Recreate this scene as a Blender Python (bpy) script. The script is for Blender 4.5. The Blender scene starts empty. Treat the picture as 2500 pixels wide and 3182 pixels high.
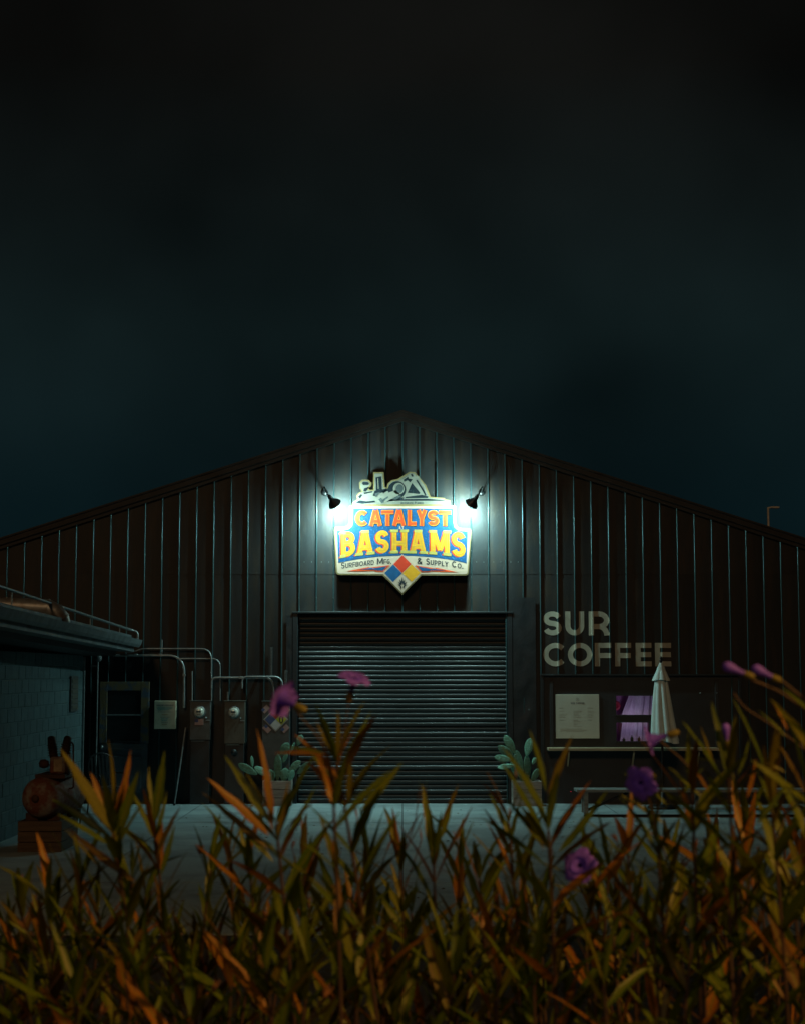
import bpy, bmesh, math, random
from mathutils import Vector, Matrix, Euler, noise as mnoise

R = math.radians
scene = bpy.context.scene
COL = scene.collection

# ------------------------------------------------------------------ camera
CAM = Vector((0.0, -28.6, 2.3))
FPX = 5000.0                       # focal length in photo pixels (50 mm, portrait)
TILT = math.atan(499.0 / FPX)
cam_d = bpy.data.cameras.new('camera')
cam_d.sensor_fit = 'HORIZONTAL'
cam_d.sensor_width = 25.0
cam_d.lens = 50.0
cam_d.clip_start = 0.05
cam_d.clip_end = 2000.0
cam_d.dof.use_dof = True
cam_d.dof.focus_distance = 28.2
cam_d.dof.aperture_fstop = 5.6
cam_o = bpy.data.objects.new('camera', cam_d)
COL.objects.link(cam_o)
cam_o.location = CAM
cam_o.rotation_euler = (math.pi / 2 + TILT, 0, 0)
scene.camera = cam_o

# ------------------------------------------------------------------ sky, street light glow, exposure
SUN_EL, SUN_AZ = 25.0, -10.0        # faint warm town glow from behind the camera
world = bpy.data.worlds.new('World')
scene.world = world
world.use_nodes = True
wn, wl = world.node_tree.nodes, world.node_tree.links
wn.clear()
w_out = wn.new('ShaderNodeOutputWorld')
w_bg = wn.new('ShaderNodeBackground')
w_sky = wn.new('ShaderNodeTexSky')
w_sky.sky_type = 'NISHITA'
w_sky.sun_disc = False
w_sky.sun_elevation = R(-6.0)
w_sky.sun_rotation = R(180.0)
w_geo = wn.new('ShaderNodeTexCoord')
w_sep = wn.new('ShaderNodeSeparateXYZ')
w_ramp = wn.new('ShaderNodeValToRGB')
er = w_ramp.color_ramp.elements
er[0].position = 0.0;  er[0].color = (0.0012, 0.0048, 0.0062, 1)
er[1].position = 1.0;  er[1].color = (0.0020, 0.0020, 0.0018, 1)
for p, c in ((0.10, (0.0020, 0.0066, 0.0082, 1)), (0.21, (0.0044, 0.0094, 0.0100, 1)), (0.29, (0.0044, 0.0068, 0.0068, 1)), (0.36, (0.0036, 0.0038, 0.0034, 1)), (0.46, (0.0026, 0.0026, 0.0023, 1))):
    e = w_ramp.color_ramp.elements.new(p); e.color = c
w_noise = wn.new('ShaderNodeTexNoise')
w_noise.inputs['Scale'].default_value = 3.4
w_noise.inputs['Detail'].default_value = 3.5
w_mr = wn.new('ShaderNodeMapRange')
w_mr.inputs['From Min'].default_value = 0.3
w_mr.inputs['From Max'].default_value = 0.7
w_mr.inputs['To Min'].default_value = 0.45
w_mr.inputs['To Max'].default_value = 1.75
w_mul = wn.new('ShaderNodeMix'); w_mul.data_type = 'RGBA'; w_mul.blend_type = 'MULTIPLY'; w_mul.inputs[0].default_value = 1.0
w_add = wn.new('ShaderNodeMix'); w_add.data_type = 'RGBA'; w_add.blend_type = 'ADD'; w_add.inputs[0].default_value = 0.008
wl.new(w_geo.outputs['Generated'], w_sep.inputs[0])
wl.new(w_sep.outputs['Z'], w_ramp.inputs[0])
wl.new(w_geo.outputs['Generated'], w_noise.inputs['Vector'])
wl.new(w_noise.outputs['Fac'], w_mr.inputs['Value'])
wl.new(w_ramp.outputs[0], w_mul.inputs[6])
wl.new(w_mr.outputs[0], w_mul.inputs[7])
wl.new(w_mul.outputs[2], w_add.inputs[6])
wl.new(w_sky.outputs[0], w_add.inputs[7])
wl.new(w_add.outputs[2], w_bg.inputs[0])
w_bg.inputs[1].default_value = 1.0
wl.new(w_bg.outputs[0], w_out.inputs[0])

sun_d = bpy.data.lights.new('sun', 'SUN')
sun_d.energy = 0.25
sun_d.angle = R(8.0)
sun_d.color = (1.0, 0.60, 0.30)
sun_o = bpy.data.objects.new('sun', sun_d)
COL.objects.link(sun_o)
sdir = Vector((math.sin(R(SUN_AZ)) * math.cos(R(SUN_EL)), -math.cos(R(SUN_AZ)) * math.cos(R(SUN_EL)), math.sin(R(SUN_EL))))
sun_o.rotation_euler = sdir.to_track_quat('Z', 'Y').to_euler()

LAMP_W = 370.0
LAMP_COL = (0.58, 1.0, 0.95)
STREET_W = 1700.0                  # the sodium street lamp that lights the flower bed
STREET_COL = (1.0, 0.46, 0.095)

vs = scene.view_settings
vs.view_transform = 'Standard'
vs.look = 'None'
vs.exposure = 0.0
vs.gamma = 1.0
vs.use_curve_mapping = False


# ------------------------------------------------------------------ helpers
def at(px, py, Y=0.0):
    """world point on the plane y = Y for a measured place in the photograph"""
    u = (px - 1250.0) / FPX
    v = (1591.0 - py) / FPX
    d = Vector((u, math.cos(TILT) - v * math.sin(TILT), math.sin(TILT) + v * math.cos(TILT)))
    t = (Y - CAM.y) / d.y
    return CAM + d * t


def Xp(px, py=2200, Y=0.0): return at(px, py, Y).x
def Zp(py, Y=0.0): return at(1250, py, Y).z


_m = {}
def mat(name, col, rough=0.6, metal=0.0, var=0.25, scale=6.0, bump=0.0, bscale=40.0, col2=None, spec=0.5,
        stretch=(1, 1, 1), rand=0.0, thr=(0.35, 0.65), emit=None, estr=0.0, coat=0.0):
    if name in _m:
        return _m[name]
    m = bpy.data.materials.new(name)
    m.use_nodes = True
    n, l = m.node_tree.nodes, m.node_tree.links
    b = n['Principled BSDF']
    b.inputs['Roughness'].default_value = rough
    b.inputs['Metallic'].default_value = metal
    b.inputs['Specular IOR Level'].default_value = spec
    b.inputs['Coat Weight'].default_value = coat
    geo = n.new('ShaderNodeNewGeometry')
    mp = n.new('ShaderNodeMapping')
    mp.inputs['Scale'].default_value = stretch
    l.new(geo.outputs['Position'], mp.inputs[0])
    nz = n.new('ShaderNodeTexNoise')
    nz.inputs['Scale'].default_value = scale
    nz.inputs['Detail'].default_value = 5.0
    nz.inputs['Roughness'].default_value = 0.6
    l.new(mp.outputs[0], nz.inputs['Vector'])
    rp = n.new('ShaderNodeMapRange')
    rp.inputs['From Min'].default_value = thr[0]
    rp.inputs['From Max'].default_value = thr[1]
    l.new(nz.outputs['Fac'], rp.inputs['Value'])
    mx = n.new('ShaderNodeMix'); mx.data_type = 'RGBA'
    c1 = tuple(col) + (1,)
    c2 = (tuple(col2) + (1,)) if col2 else tuple(c * (1 - var) for c in col) + (1,)
    mx.inputs[6].default_value = c1
    mx.inputs[7].default_value = c2
    l.new(rp.outputs[0], mx.inputs[0])
    src = mx.outputs[2]
    if rand:
        oi = n.new('ShaderNodeObjectInfo')
        hs = n.new('ShaderNodeHueSaturation')
        mr = n.new('ShaderNodeMapRange')
        mr.inputs['To Min'].default_value = 1 - rand
        mr.inputs['To Max'].default_value = 1 + rand
        l.new(oi.outputs['Random'], mr.inputs['Value'])
        l.new(mr.outputs[0], hs.inputs['Value'])
        l.new(src, hs.inputs['Color'])
        src = hs.outputs[0]
    l.new(src, b.inputs['Base Color'])
    if bump:
        nb = n.new('ShaderNodeTexNoise')
        nb.inputs['Scale'].default_value = bscale
        nb.inputs['Detail'].default_value = 4.0
        l.new(mp.outputs[0], nb.inputs['Vector'])
        bp = n.new('ShaderNodeBump')
        bp.inputs['Strength'].default_value = bump
        bp.inputs['Distance'].default_value = 0.02
        l.new(nb.outputs['Fac'], bp.inputs['Height'])
        l.new(bp.outputs[0], b.inputs['Normal'])
    if emit:
        b.inputs['Emission Color'].default_value = tuple(emit) + (1,)
        b.inputs['Emission Strength'].default_value = estr
    _m[name] = m
    return m


def wloc(o):
    v = Vector((0, 0, 0))
    while o is not None:
        v += o.location
        o = o.parent
    return v


def link(name, me, parent=None, loc=None, matrix=None):
    o = bpy.data.objects.new(name, me)
    COL.objects.link(o)
    if parent:
        o.parent = parent
    if matrix is not None:
        o.matrix_local = matrix
    elif loc is not None:
        o.location = loc
    return o


def tag(o, label=None, cat=None, group=None, kind=None):
    if label: o['label'] = label
    if cat: o['category'] = cat
    if group: o['group'] = group
    if kind: o['kind'] = kind
    return o


def thing(name, label, cat, loc, group=None, rz=0.0):
    o = link(name, None, None, Vector(loc))
    o.rotation_euler = (0, 0, rz)
    o.empty_display_size = 0.1
    return tag(o, label, cat, group)


class MB:
    def __init__(s):
        s.v = []; s.f = []; s.sm = []

    def add(s, vs, fs, smooth=False):
        k = len(s.v)
        s.v += [tuple(p) for p in vs]
        s.f += [tuple(i + k for i in f) for f in fs]
        s.sm += [smooth] * len(fs)
        return s

    def box(s, x0, x1, y0, y1, z0, z1):
        x0, x1 = min(x0, x1), max(x0, x1); y0, y1 = min(y0, y1), max(y0, y1); z0, z1 = min(z0, z1), max(z0, z1)
        return s.add([(x0, y0, z0), (x1, y0, z0), (x1, y1, z0), (x0, y1, z0), (x0, y0, z1), (x1, y0, z1), (x1, y1, z1), (x0, y1, z1)],
                     [(0, 3, 2, 1), (4, 5, 6, 7), (0, 1, 5, 4), (1, 2, 6, 5), (2, 3, 7, 6), (3, 0, 4, 7)])

    def bbox(s, x0, x1, y0, y1, z0, z1, b=0.006):
        """box with chamfered edges"""
        bm = bmesh.new()
        bmesh.ops.create_cube(bm, size=1.0)
        for v in bm.verts:
            v.co = Vector(((x0 + x1) / 2 + v.co.x * (x1 - x0), (y0 + y1) / 2 + v.co.y * (y1 - y0), (z0 + z1) / 2 + v.co.z * (z1 - z0)))
        bmesh.ops.bevel(bm, geom=list(bm.edges), offset=b, segments=1, affect='EDGES')
        bm.verts.index_update()
        s.add([v.co.copy() for v in bm.verts], [[v.index for v in f.verts] for f in bm.faces])
        bm.free()
        return s

    def beam(s, a, b, w, h, up=(0, 0, 1)):
        a, b = Vector(a), Vector(b)
        d = (b - a).normalized()
        up = Vector(up)
        r = d.cross(up)
        if r.length < 1e-4: r = d.cross(Vector((1, 0, 0)))
        r.normalize(); u = r.cross(d)
        vs = []
        for p in (a, b):
            for i, j in ((-1, -1), (1, -1), (1, 1), (-1, 1)):
                vs.append(p + r * (i * w / 2) + u * (j * h / 2))
        return s.add(vs, [(0, 1, 2, 3), (7, 6, 5, 4), (0, 4, 5, 1), (1, 5, 6, 2), (2, 6, 7, 3), (3, 7, 4, 0)])

    def tube(s, path, r, seg=8, cap=True, r1=None):
        path = [Vector(p) for p in path]
        n = len(path)
        rs = r if isinstance(r, (list, tuple)) else [r + ((r1 - r) * i / (n - 1) if r1 is not None else 0) for i in range(n)]
        vs, fs = [], []
        t0 = (path[1] - path[0]).normalized()
        ref = Vector((0, 0, 1)) if abs(t0.z) < 0.9 else Vector((1, 0, 0))
        nrm = t0.cross(ref).normalized()
        for i, p in enumerate(path):
            t = (path[min(i + 1, n - 1)] - path[max(i - 1, 0)]).normalized()
            nrm = (nrm - t * nrm.dot(t)).normalized()
            bn = t.cross(nrm)
            for k in range(seg):
                a = 2 * math.pi * k / seg
                vs.append(p + (nrm * math.cos(a) + bn * math.sin(a)) * rs[i])
        for i in range(n - 1):
            for k in range(seg):
                k2 = (k + 1) % seg
                fs.append((i * seg + k, i * seg + k2, (i + 1) * seg + k2, (i + 1) * seg + k))
        s.add(vs, fs, True)
        if cap:
            s.add(vs[:seg], [tuple(range(seg))[::-1]])
            s.add(vs[-seg:], [tuple(range(seg))])
        return s

    def lathe(s, prof, origin, axis=(0, 0, 1), seg=20, smooth=True):
        """prof: list of (radius, distance along axis)"""
        o = Vector(origin); ax = Vector(axis).normalized()
        ref = Vector((0, 0, 1)) if abs(ax.z) < 0.9 else Vector((1, 0, 0))
        a1 = ax.cross(ref).normalized(); a2 = ax.cross(a1)
        vs, fs = [], []
        for r, h in prof:
            for k in range(seg):
                a = 2 * math.pi * k / seg
                vs.append(o + ax * h + (a1 * math.cos(a) + a2 * math.sin(a)) * max(r, 1e-4))
        for i in range(len(prof) - 1):
            for k in range(seg):
                k2 = (k + 1) % seg
                fs.append((i * seg + k, (i + 1) * seg + k, (i + 1) * seg + k2, i * seg + k2))
        return s.add(vs, fs, smooth)

    def prism(s, poly, y0, y1):
        """poly: (x, z) outline; front at y0 (towards the camera), back at y1"""
        n = len(poly)
        area = sum(poly[i][0] * poly[(i + 1) % n][1] - poly[(i + 1) % n][0] * poly[i][1] for i in range(n))
        if area < 0: poly = poly[::-1]
        vs = [(x, y0, z) for x, z in poly] + [(x, y1, z) for x, z in poly]
        fs = [tuple(range(n)), tuple(range(n, 2 * n))[::-1]]
        for i in range(n):
            j = (i + 1) % n
            fs.append((i, n + i, n + j, j))
        return s.add(vs, fs)

    def mesh(s, name, m):
        me = bpy.data.meshes.new(name)
        me.from_pydata(s.v, [], s.f)
        me.polygons.foreach_set('use_smooth', s.sm)
        if m: me.materials.append(m)
        me.update()
        return me

    def build(s, name, m, parent=None, local=False):
        if parent is not None and not local:
            off = wloc(parent)
            s.v = [(x - off.x, y - off.y, z - off.z) for x, y, z in s.v]
        return link(name, s.mesh(name, m), parent, Vector((0, 0, 0)))


def bend(pts, r=0.08, n=5):
    """round the corners of a polyline"""
    pts = [Vector(p) for p in pts]
    out = [pts[0]]
    for i in range(1, len(pts) - 1):
        a, b, c = pts[i - 1], pts[i], pts[i + 1]
        rr = min(r, (a - b).length * 0.49, (c - b).length * 0.49)
        p0 = b + (a - b).normalized() * rr
        p1 = b + (c - b).normalized() * rr
        for k in range(n + 1):
            t = k / n
            out.append((1 - t) ** 2 * p0 + 2 * t * (1 - t) * b + t * t * p1)
    out.append(pts[-1])
    return out


# ------------------------------------------------------------------ stroke lettering
def arc(cx, cy, rx, ry, a0, a1, n=10):
    return [(cx + rx * math.cos(R(a0 + (a1 - a0) * i / n)), cy + ry * math.sin(R(a0 + (a1 - a0) * i / n))) for i in range(n + 1)]


def glyph(ch, w, s, serif=False):
    l, r, b, t = s / 2, w - s / 2, s / 2, 1 - s / 2
    c = w / 2
    G = []
    if ch == 'A':
        G = [[(l, 0), (c - s * 0.12, 1)], [(r, 0), (c + s * 0.12, 1)], [(w * 0.24, 0.29), (w * 0.76, 0.29)]]
    elif ch == 'B':
        x = w * 0.45
        G = [[(l, 0), (l, 1)],
             [(l, t), (x, t)] + arc(x, (t + 0.53) / 2, r - x - s * 0.12, (t - 0.53) / 2, 90, -90) + [(l, 0.53)],
             [(l, 0.53), (x, 0.53)] + arc(x, (0.53 + b) / 2, r - x, (0.53 - b) / 2, 90, -90) + [(l, b)]]
    elif ch == 'C':
        G = [arc(c, 0.5, c - l, 0.5 - l, 42, 318, 18)]
    elif ch == 'G':
        G = [arc(c, 0.5, c - l, 0.5 - l, 42, 340, 18), [(c, 0.45), (w, 0.45)]]
    elif ch == 'D':
        x = w * 0.4
        G = [[(l, 0), (l, 1)], [(l, t), (x, t)] + arc(x, 0.5, r - x, t - 0.5, 90, -90, 12) + [(l, b)]]
    elif ch == 'E':
        G = [[(l, 0), (l, 1)], [(l, t), (w, t)], [(l, 0.5), (w * 0.98, 0.5)], [(l, b), (w, b)]]
    elif ch == 'F':
        G = [[(l, 0), (l, 1)], [(l, t), (w, t)], [(l, 0.46), (w * 0.97, 0.46)]]
    elif ch == 'H':
        G = [[(l, 0), (l, 1)], [(r, 0), (r, 1)], [(l, 0.42), (r, 0.42)]]
    elif ch == 'L':
        G = [[(l, 0), (l, 1)], [(l, b), (w, b)]]
    elif ch == 'M':
        G = [[(l, 0), (l, 1)], [(r, 0), (r, 1)], [(l + s * 0.1, 1), (c, 0.18)], [(r - s * 0.1, 1), (c, 0.18)]]
    elif ch in 'O0':
        G = [arc(c, 0.5, c - l, 0.5 - l, 0, 360, 24)]
    elif ch == 'P':
        x = w * 0.45
        G = [[(l, 0), (l, 1)], [(l, t), (x, t)] + arc(x, (t + 0.42) / 2, r - x, (t - 0.42) / 2, 90, -90) + [(l, 0.42)]]
    elif ch == 'R':
        x = w * 0.45
        G = [[(l, 0), (l, 1)], [(l, t), (x, t)] + arc(x, (t + 0.42) / 2, r - x, (t - 0.42) / 2, 90, -90) + [(l, 0.42)],
             [(w * 0.4, 0.42), (r, 0)]]
    elif ch == 'r':   # the stencil-like R of the coffee wall
        x = w * 0.5
        G = [[(l, 0), (l, 1)], [(l, t), (x, t)] + arc(x, (t + 0.37) / 2, r - x, (t - 0.37) / 2, 90, -90) + [(l, 0.37)],
             arc(w * 0.5, 0.0, r - w * 0.5, 0.37, 90, 0, 7)]
    elif ch == 'S':
        up = arc(c, (t + 0.5) / 2, c - l, (t - 0.5) / 2, 15, 270, 12)
        lo = arc(c, (0.5 + b) / 2, c - l, (0.5 - b) / 2, 90, -165, 12)
        G = [up + lo[1:]]
    elif ch == 'T':
        G = [[(0, t), (w, t)], [(c, 0), (c, 1 - s)]]
    elif ch == 'U':
        G = [[(l, 1), (l, c)] + arc(c, c, c - l, c - l, 180, 360, 12) + [(r, 1)]]
    elif ch == 'Y':
        G = [[(l, 1), (c, 0.45)], [(r, 1), (c, 0.45)], [(c, 0), (c, 0.52)]]
    elif ch == 'N':
        G = [[(l, 0), (l, 1)], [(r, 0), (r, 1)], [(l, 1), (r, 0)]]
    elif ch == '&':
        G = [[(r, 0)] + [(w * 0.30, 0.62)] + arc(w * 0.45, 0.78, w * 0.2, 0.78 * 0.2, 200, -20, 8) + [(l + w * .05, 0.33)] + arc(w * 0.42, 0.24, w * 0.42 - l, 0.24 - l, 170, 330, 8) + [(r, 0.45)]]
    elif ch == '.':
        G = [[(l, 0), (l, s)]]
    if serif:
        k = s * 0.82
        def bar(x, y): G.append([(x - k, y), (x + k, y)])
        h = 0.035
        if ch in 'AHM':
            for x in (l, r): bar(x, h)
        if ch in 'HM':
            for x in (l, r): bar(x, 1 - h)
        if ch == 'A': bar(c, 1 - h)
        if ch == 'B': G.append([(-s * 0.25, h), (s, h)]); G.append([(-s * 0.25, 1 - h), (s, 1 - h)])
    return G


def ribbon(mb, pts, s, M, yf, yb, sides=True, thin=None):
    P = [Vector((p[0], p[1])) for p in pts]
    n = len(P)
    closed = (P[0] - P[-1]).length < 1e-5
    L, Q = [], []
    for i in range(n):
        if closed:
            a, b, c = P[(i - 1) % (n - 1)], P[i], P[(i + 1) % (n - 1)] if i < n - 1 else P[1]
        else:
            a, b, c = P[max(i - 1, 0)], P[i], P[min(i + 1, n - 1)]
        d0 = (b - a); d1 = (c - b)
        if d0.length < 1e-6: d0 = d1
        if d1.length < 1e-6: d1 = d0
        d0.normalize(); d1.normalize()
        n0 = Vector((-d0.y, d0.x)); n1 = Vector((-d1.y, d1.x))
        m = n0 + n1
        if m.length < 1e-4: m = n0
        m.normalize()
        k = min(1.0 / max(m.dot(n0), 0.3), 1.6)
        L.append(b + m * (s / 2 * k)); Q.append(b - m * (s / 2 * k))
    vs = []
    for i in range(n):
        for p in (L[i], Q[i]):
            x, z = M(p.x, p.y)
            vs.append((x, yf, z))
    fs = [(2 * i, 2 * i + 1, 2 * i + 3, 2 * i + 2) for i in range(n - 1)]
    if sides:
        k = len(vs)
        vs += [(x, yb, z) for x, y, z in vs]
        for i in range(n - 1):
            fs.append((2 * i, 2 * i + 2, k + 2 * i + 2, k + 2 * i))
            fs.append((2 * i + 1, k + 2 * i + 1, k + 2 * i + 3, 2 * i + 3))
        if not closed:
            fs.append((0, k, k + 1, 1)); fs.append((2 * n - 2, 2 * n - 1, k + 2 * n - 1, k + 2 * n - 2))
    mb.add(vs, fs)


def letter(mb, ch, w, s, M, yf, yb, sides=True, width=None, serif=False, eps=0.0005):
    for i, g in enumerate(glyph(ch, w, s, serif)):
        ss = width or s
        if serif and len(g) == 2 and abs(g[0][1] - g[1][1]) < 1e-6 and (g[0][1] < 0.05 or g[0][1] > 0.95):
            ss = 0.07 + ((width - s) if width else 0)
        ribbon(mb, g, ss, M, yf - i * eps, yb, sides)


def poly_part(name, polys, K, y0, y1, m, parent):
    mb = MB()
    for p in polys:
        mb.prism([K(x, y) for x, y in p], y0, y1)
    return mb.build(name, m, parent)


# ------------------------------------------------------------------ materials
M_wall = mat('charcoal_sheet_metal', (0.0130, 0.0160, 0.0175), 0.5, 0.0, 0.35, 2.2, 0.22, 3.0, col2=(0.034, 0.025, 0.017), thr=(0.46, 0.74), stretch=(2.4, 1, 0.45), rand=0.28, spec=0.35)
M_rib = mat('glossy_lit_seam_metal', (0.028, 0.056, 0.062), 0.28, 0.0, 0.3, 9.0, 0.1, 14.0, spec=1.0)  # ribs of the same sheet; teal lamplight put into a lighter base colour
M_rib.node_tree.nodes['Principled BSDF'].inputs['Specular Tint'].default_value = (0.6, 1.0, 1.0, 1)  # lamp's teal gleam tinted into the highlight
M_trim = mat('charcoal_trim', (0.012, 0.017, 0.020), 0.40, 0.0, 0.3, 5.0, 0.1, 20.0)
M_roof = mat('rusty_roof_metal', (0.020, 0.016, 0.014), 0.6, 0.2, 0.5, 3.0, 0.2, 12.0)
M_slat = mat('roller_slat_metal', (0.020, 0.029, 0.032), 0.42, 0.2, 0.3, 2.0, 0.06, 10.0, stretch=(0.5, 1, 4), rand=0.15)
M_steel = mat('galvanised_pipe', (0.30, 0.34, 0.35), 0.42, 0.6, 0.35, 14.0, 0.05, 60.0)
M_gutter = mat('weathered_gutter', (0.14, 0.17, 0.18), 0.55, 0.2, 0.5, 4.0, 0.15, 12.0)
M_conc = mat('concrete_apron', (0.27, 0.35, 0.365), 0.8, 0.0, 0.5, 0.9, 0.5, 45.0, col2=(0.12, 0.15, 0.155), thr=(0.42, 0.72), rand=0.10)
M_asph = mat('asphalt', (0.030, 0.034, 0.036), 0.9, 0.0, 0.4, 1.3, 0.6, 160.0)
M_soil = mat('dark_soil', (0.035, 0.025, 0.018), 0.95, 0.0, 0.5, 8.0, 0.8, 30.0)
M_block = mat('painted_concrete_block', (0.052, 0.100, 0.110), 0.8, 0.0, 0.25, 7.0, 0.4, 60.0, rand=0.12)
M_mortar = mat('mortar', (0.075, 0.13, 0.14), 0.9, 0.0, 0.3, 12.0, 0.3, 80.0)
M_dark = mat('black_painted_board', (0.016, 0.019, 0.022), 0.55, 0.0, 0.35, 2.2, 0.1, 8.0)
M_cream = mat('cream_wall_paint', (0.40, 0.38, 0.30), 0.7, 0.0, 0.22, 5.0, 0.05, 30.0)
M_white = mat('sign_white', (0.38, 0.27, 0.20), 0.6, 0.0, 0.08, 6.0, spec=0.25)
M_gold = mat('sign_gold_edge', (0.155, 0.11, 0.045), 0.6, 0.0, 0.2, 10.0, spec=0.25)
M_blue = mat('sign_blue', (0.0015, 0.050, 0.135), 0.6, 0.0, 0.25, 4.0, spec=0.25)
M_orange = mat('sign_orange', (0.46, 0.042, 0.005), 0.6, 0.0, 0.12, 5.0, spec=0.25)
M_red = mat('sign_red', (0.40, 0.024, 0.006), 0.6, 0.0, 0.12, 5.0, spec=0.25)
M_yellow = mat('sign_yellow', (0.45, 0.20, 0.006), 0.6, 0.0, 0.12, 5.0, spec=0.25)
M_amber = mat('sign_amber', (0.50, 0.155, 0.012), 0.6, 0.0, 0.12, 5.0, spec=0.25)
M_ink = mat('sign_ink', (0.012, 0.016, 0.020), 0.6, 0.0, 0.1, 5.0, spec=0.25)
M_navy = mat('sign_navy_grey', (0.006, 0.010, 0.013), 0.7, 0.0, 0.2, 8.0, spec=0.1)
M_pale = mat('sign_pale_grey', (0.14, 0.13, 0.105), 0.6, 0.0, 0.15, 9.0, spec=0.25)
M_mid = mat('sign_mid_grey', (0.035, 0.042, 0.042), 0.6, 0.0, 0.15, 9.0, spec=0.25)
M_inline = mat('sign_olive_inline', (0.28, 0.22, 0.05), 0.6, 0.0, 0.1, 9.0, spec=0.25)
M_lampblk = mat('lamp_black_enamel', (0.012, 0.013, 0.014), 0.4, 0.0, 0.2, 12.0)
M_lampin = mat('lamp_white_enamel', (0.55, 0.56, 0.55), 0.5, 0.0, 0.05, 12.0)
M_bulb = mat('bulb_glow', (0.9, 0.9, 0.9), 0.3, emit=(0.8, 1.0, 0.96), estr=60.0)
M_wood = mat('weathered_planter_wood', (0.30, 0.26, 0.22), 0.8, 0.0, 0.35, 3.0, 0.3, 12.0, stretch=(1, 1, 9), rand=0.15)
M_counter = mat('counter_wood', (0.36, 0.29, 0.18), 0.55, 0.0, 0.3, 3.0, 0.1, 12.0, stretch=(1, 6, 6))
M_cactus = mat('prickly_pear_green', (0.11, 0.27, 0.20), 0.6, 0.0, 0.5, 14.0, 0.6, 38.0, col2=(0.07, 0.13, 0.07), thr=(0.45, 0.75), rand=0.25)
M_spine = mat('cactus_spine', (0.55, 0.55, 0.42), 0.7)
M_canvas = mat('cream_canvas', (0.54, 0.64, 0.62), 0.85, 0.0, 0.12, 6.0, 0.15, 90.0)
M_box = mat('grey_meter_enamel', (0.070, 0.074, 0.072), 0.5, 0.1, 0.3, 6.0, 0.05, 20.0, rand=0.15)
M_box2 = mat('olive_meter_enamel', (0.085, 0.082, 0.066), 0.5, 0.1, 0.3, 6.0, 0.05, 20.0)
M_lowbox = mat('black_cabinet_enamel', (0.024, 0.028, 0.030), 0.5, 0.1, 0.3, 6.0, 0.05, 20.0)
M_notice = mat('cream_notice', (0.42, 0.41, 0.30), 0.6, 0.0, 0.2, 6.0)
M_glass_meter = mat('meter_dome', (0.55, 0.57, 0.50), 0.12, 0.0, 0.2, 30.0, coat=0.5)
M_doorblue = mat('faded_blue_door', (0.060, 0.070, 0.085), 0.7, 0.0, 0.5, 5.0, 0.2, 20.0, col2=(0.10, 0.075, 0.045), thr=(0.5, 0.75))
M_doortan = mat('worn_tan_frame', (0.15, 0.11, 0.055), 0.75, 0.0, 0.5, 7.0, 0.2, 25.0, col2=(0.06, 0.085, 0.125), thr=(0.48, 0.6))
M_glass = mat('dark_glass', (0.012, 0.014, 0.015), 0.12, 0.0, 0.2, 3.0)
M_iron = mat('black_wrought_iron', (0.014, 0.016, 0.018), 0.4, 0.4, 0.2, 14.0)
M_rust = mat('rusty_tank', (0.13, 0.040, 0.020), 0.75, 0.1, 0.5, 6.5, 0.5, 24.0, col2=(0.20, 0.17, 0.14), thr=(0.45, 0.62))
M_rustdk = mat('dark_rust_iron', (0.065, 0.026, 0.012), 0.75, 0.2, 0.5, 9.0, 0.3, 30.0)
M_plate = mat('cream_plate', (0.30, 0.22, 0.12), 0.7, 0.0, 0.4, 9.0)
M_crate = mat('old_crate_timber', (0.085, 0.055, 0.032), 0.85, 0.0, 0.4, 3.0, 0.3, 14.0, stretch=(1, 1, 8), rand=0.2)
M_bench = mat('grey_bench_timber', (0.20, 0.23, 0.22), 0.7, 0.0, 0.35, 3.0, 0.2, 14.0, stretch=(1, 7, 7))
M_paper = mat('menu_paper', (0.46, 0.46, 0.38), 0.7, 0.0, 0.08, 3.0)
M_print = mat('grey_print', (0.17, 0.19, 0.19), 0.7)
M_teal = mat('teal_print', (0.08, 0.30, 0.30), 0.7)
M_brownprint = mat('brown_print', (0.28, 0.15, 0.06), 0.7)
M_curtain = mat('sheer_curtain', (0.60, 0.58, 0.66), 0.9, 0.0, 0.2, 9.0)
M_room = mat('purple_room_wall', (0.44, 0.24, 0.42), 0.9, 0.0, 0.1, 3.0)
M_redround = mat('red_enamel', (0.45, 0.03, 0.06), 0.4)
M_bottle = mat('olive_glass_bottle', (0.05, 0.07, 0.03), 0.15, 0.0, 0.2)
M_pink = mat('sun_faded_red', (0.38, 0.16, 0.15), 0.7)
M_stwhite = mat('sticker_white', (0.46, 0.45, 0.44), 0.7)
M_stblue = mat('sticker_blue', (0.05, 0.07, 0.18), 0.7)
M_styel = mat('sticker_yellow', (0.42, 0.42, 0.03), 0.6)
M_stred = mat('sticker_red', (0.35, 0.04, 0.03), 0.6)
M_led = mat('red_led', (0.5, 0.0, 0.02), 0.4, emit=(1.0, 0.03, 0.08), estr=0.6)
M_duct = mat('rusting_duct_metal', (0.32, 0.34, 0.33), 0.45, 0.5, 0.5, 4.0, 0.1, 14.0, col2=(0.16, 0.10, 0.06), thr=(0.45, 0.7))

M_pane = bpy.data.materials.new('window_glass'); M_pane.use_nodes = True
_n, _l = M_pane.node_tree.nodes, M_pane.node_tree.links
_t = _n.new('ShaderNodeBsdfTransparent'); _t.inputs[0].default_value = (0.88, 0.9, 0.9, 1)
_g = _n.new('ShaderNodeBsdfGlossy'); _g.inputs['Roughness'].default_value = 0.05
_f = _n.new('ShaderNodeFresnel'); _f.inputs['IOR'].default_value = 1.45
_x = _n.new('ShaderNodeMixShader')
_l.new(_f.outputs[0], _x.inputs[0]); _l.new(_t.outputs[0], _x.inputs[1]); _l.new(_g.outputs[0], _x.inputs[2])
_l.new(_x.outputs[0], _n['Material Output'].inputs['Surface'])

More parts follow.
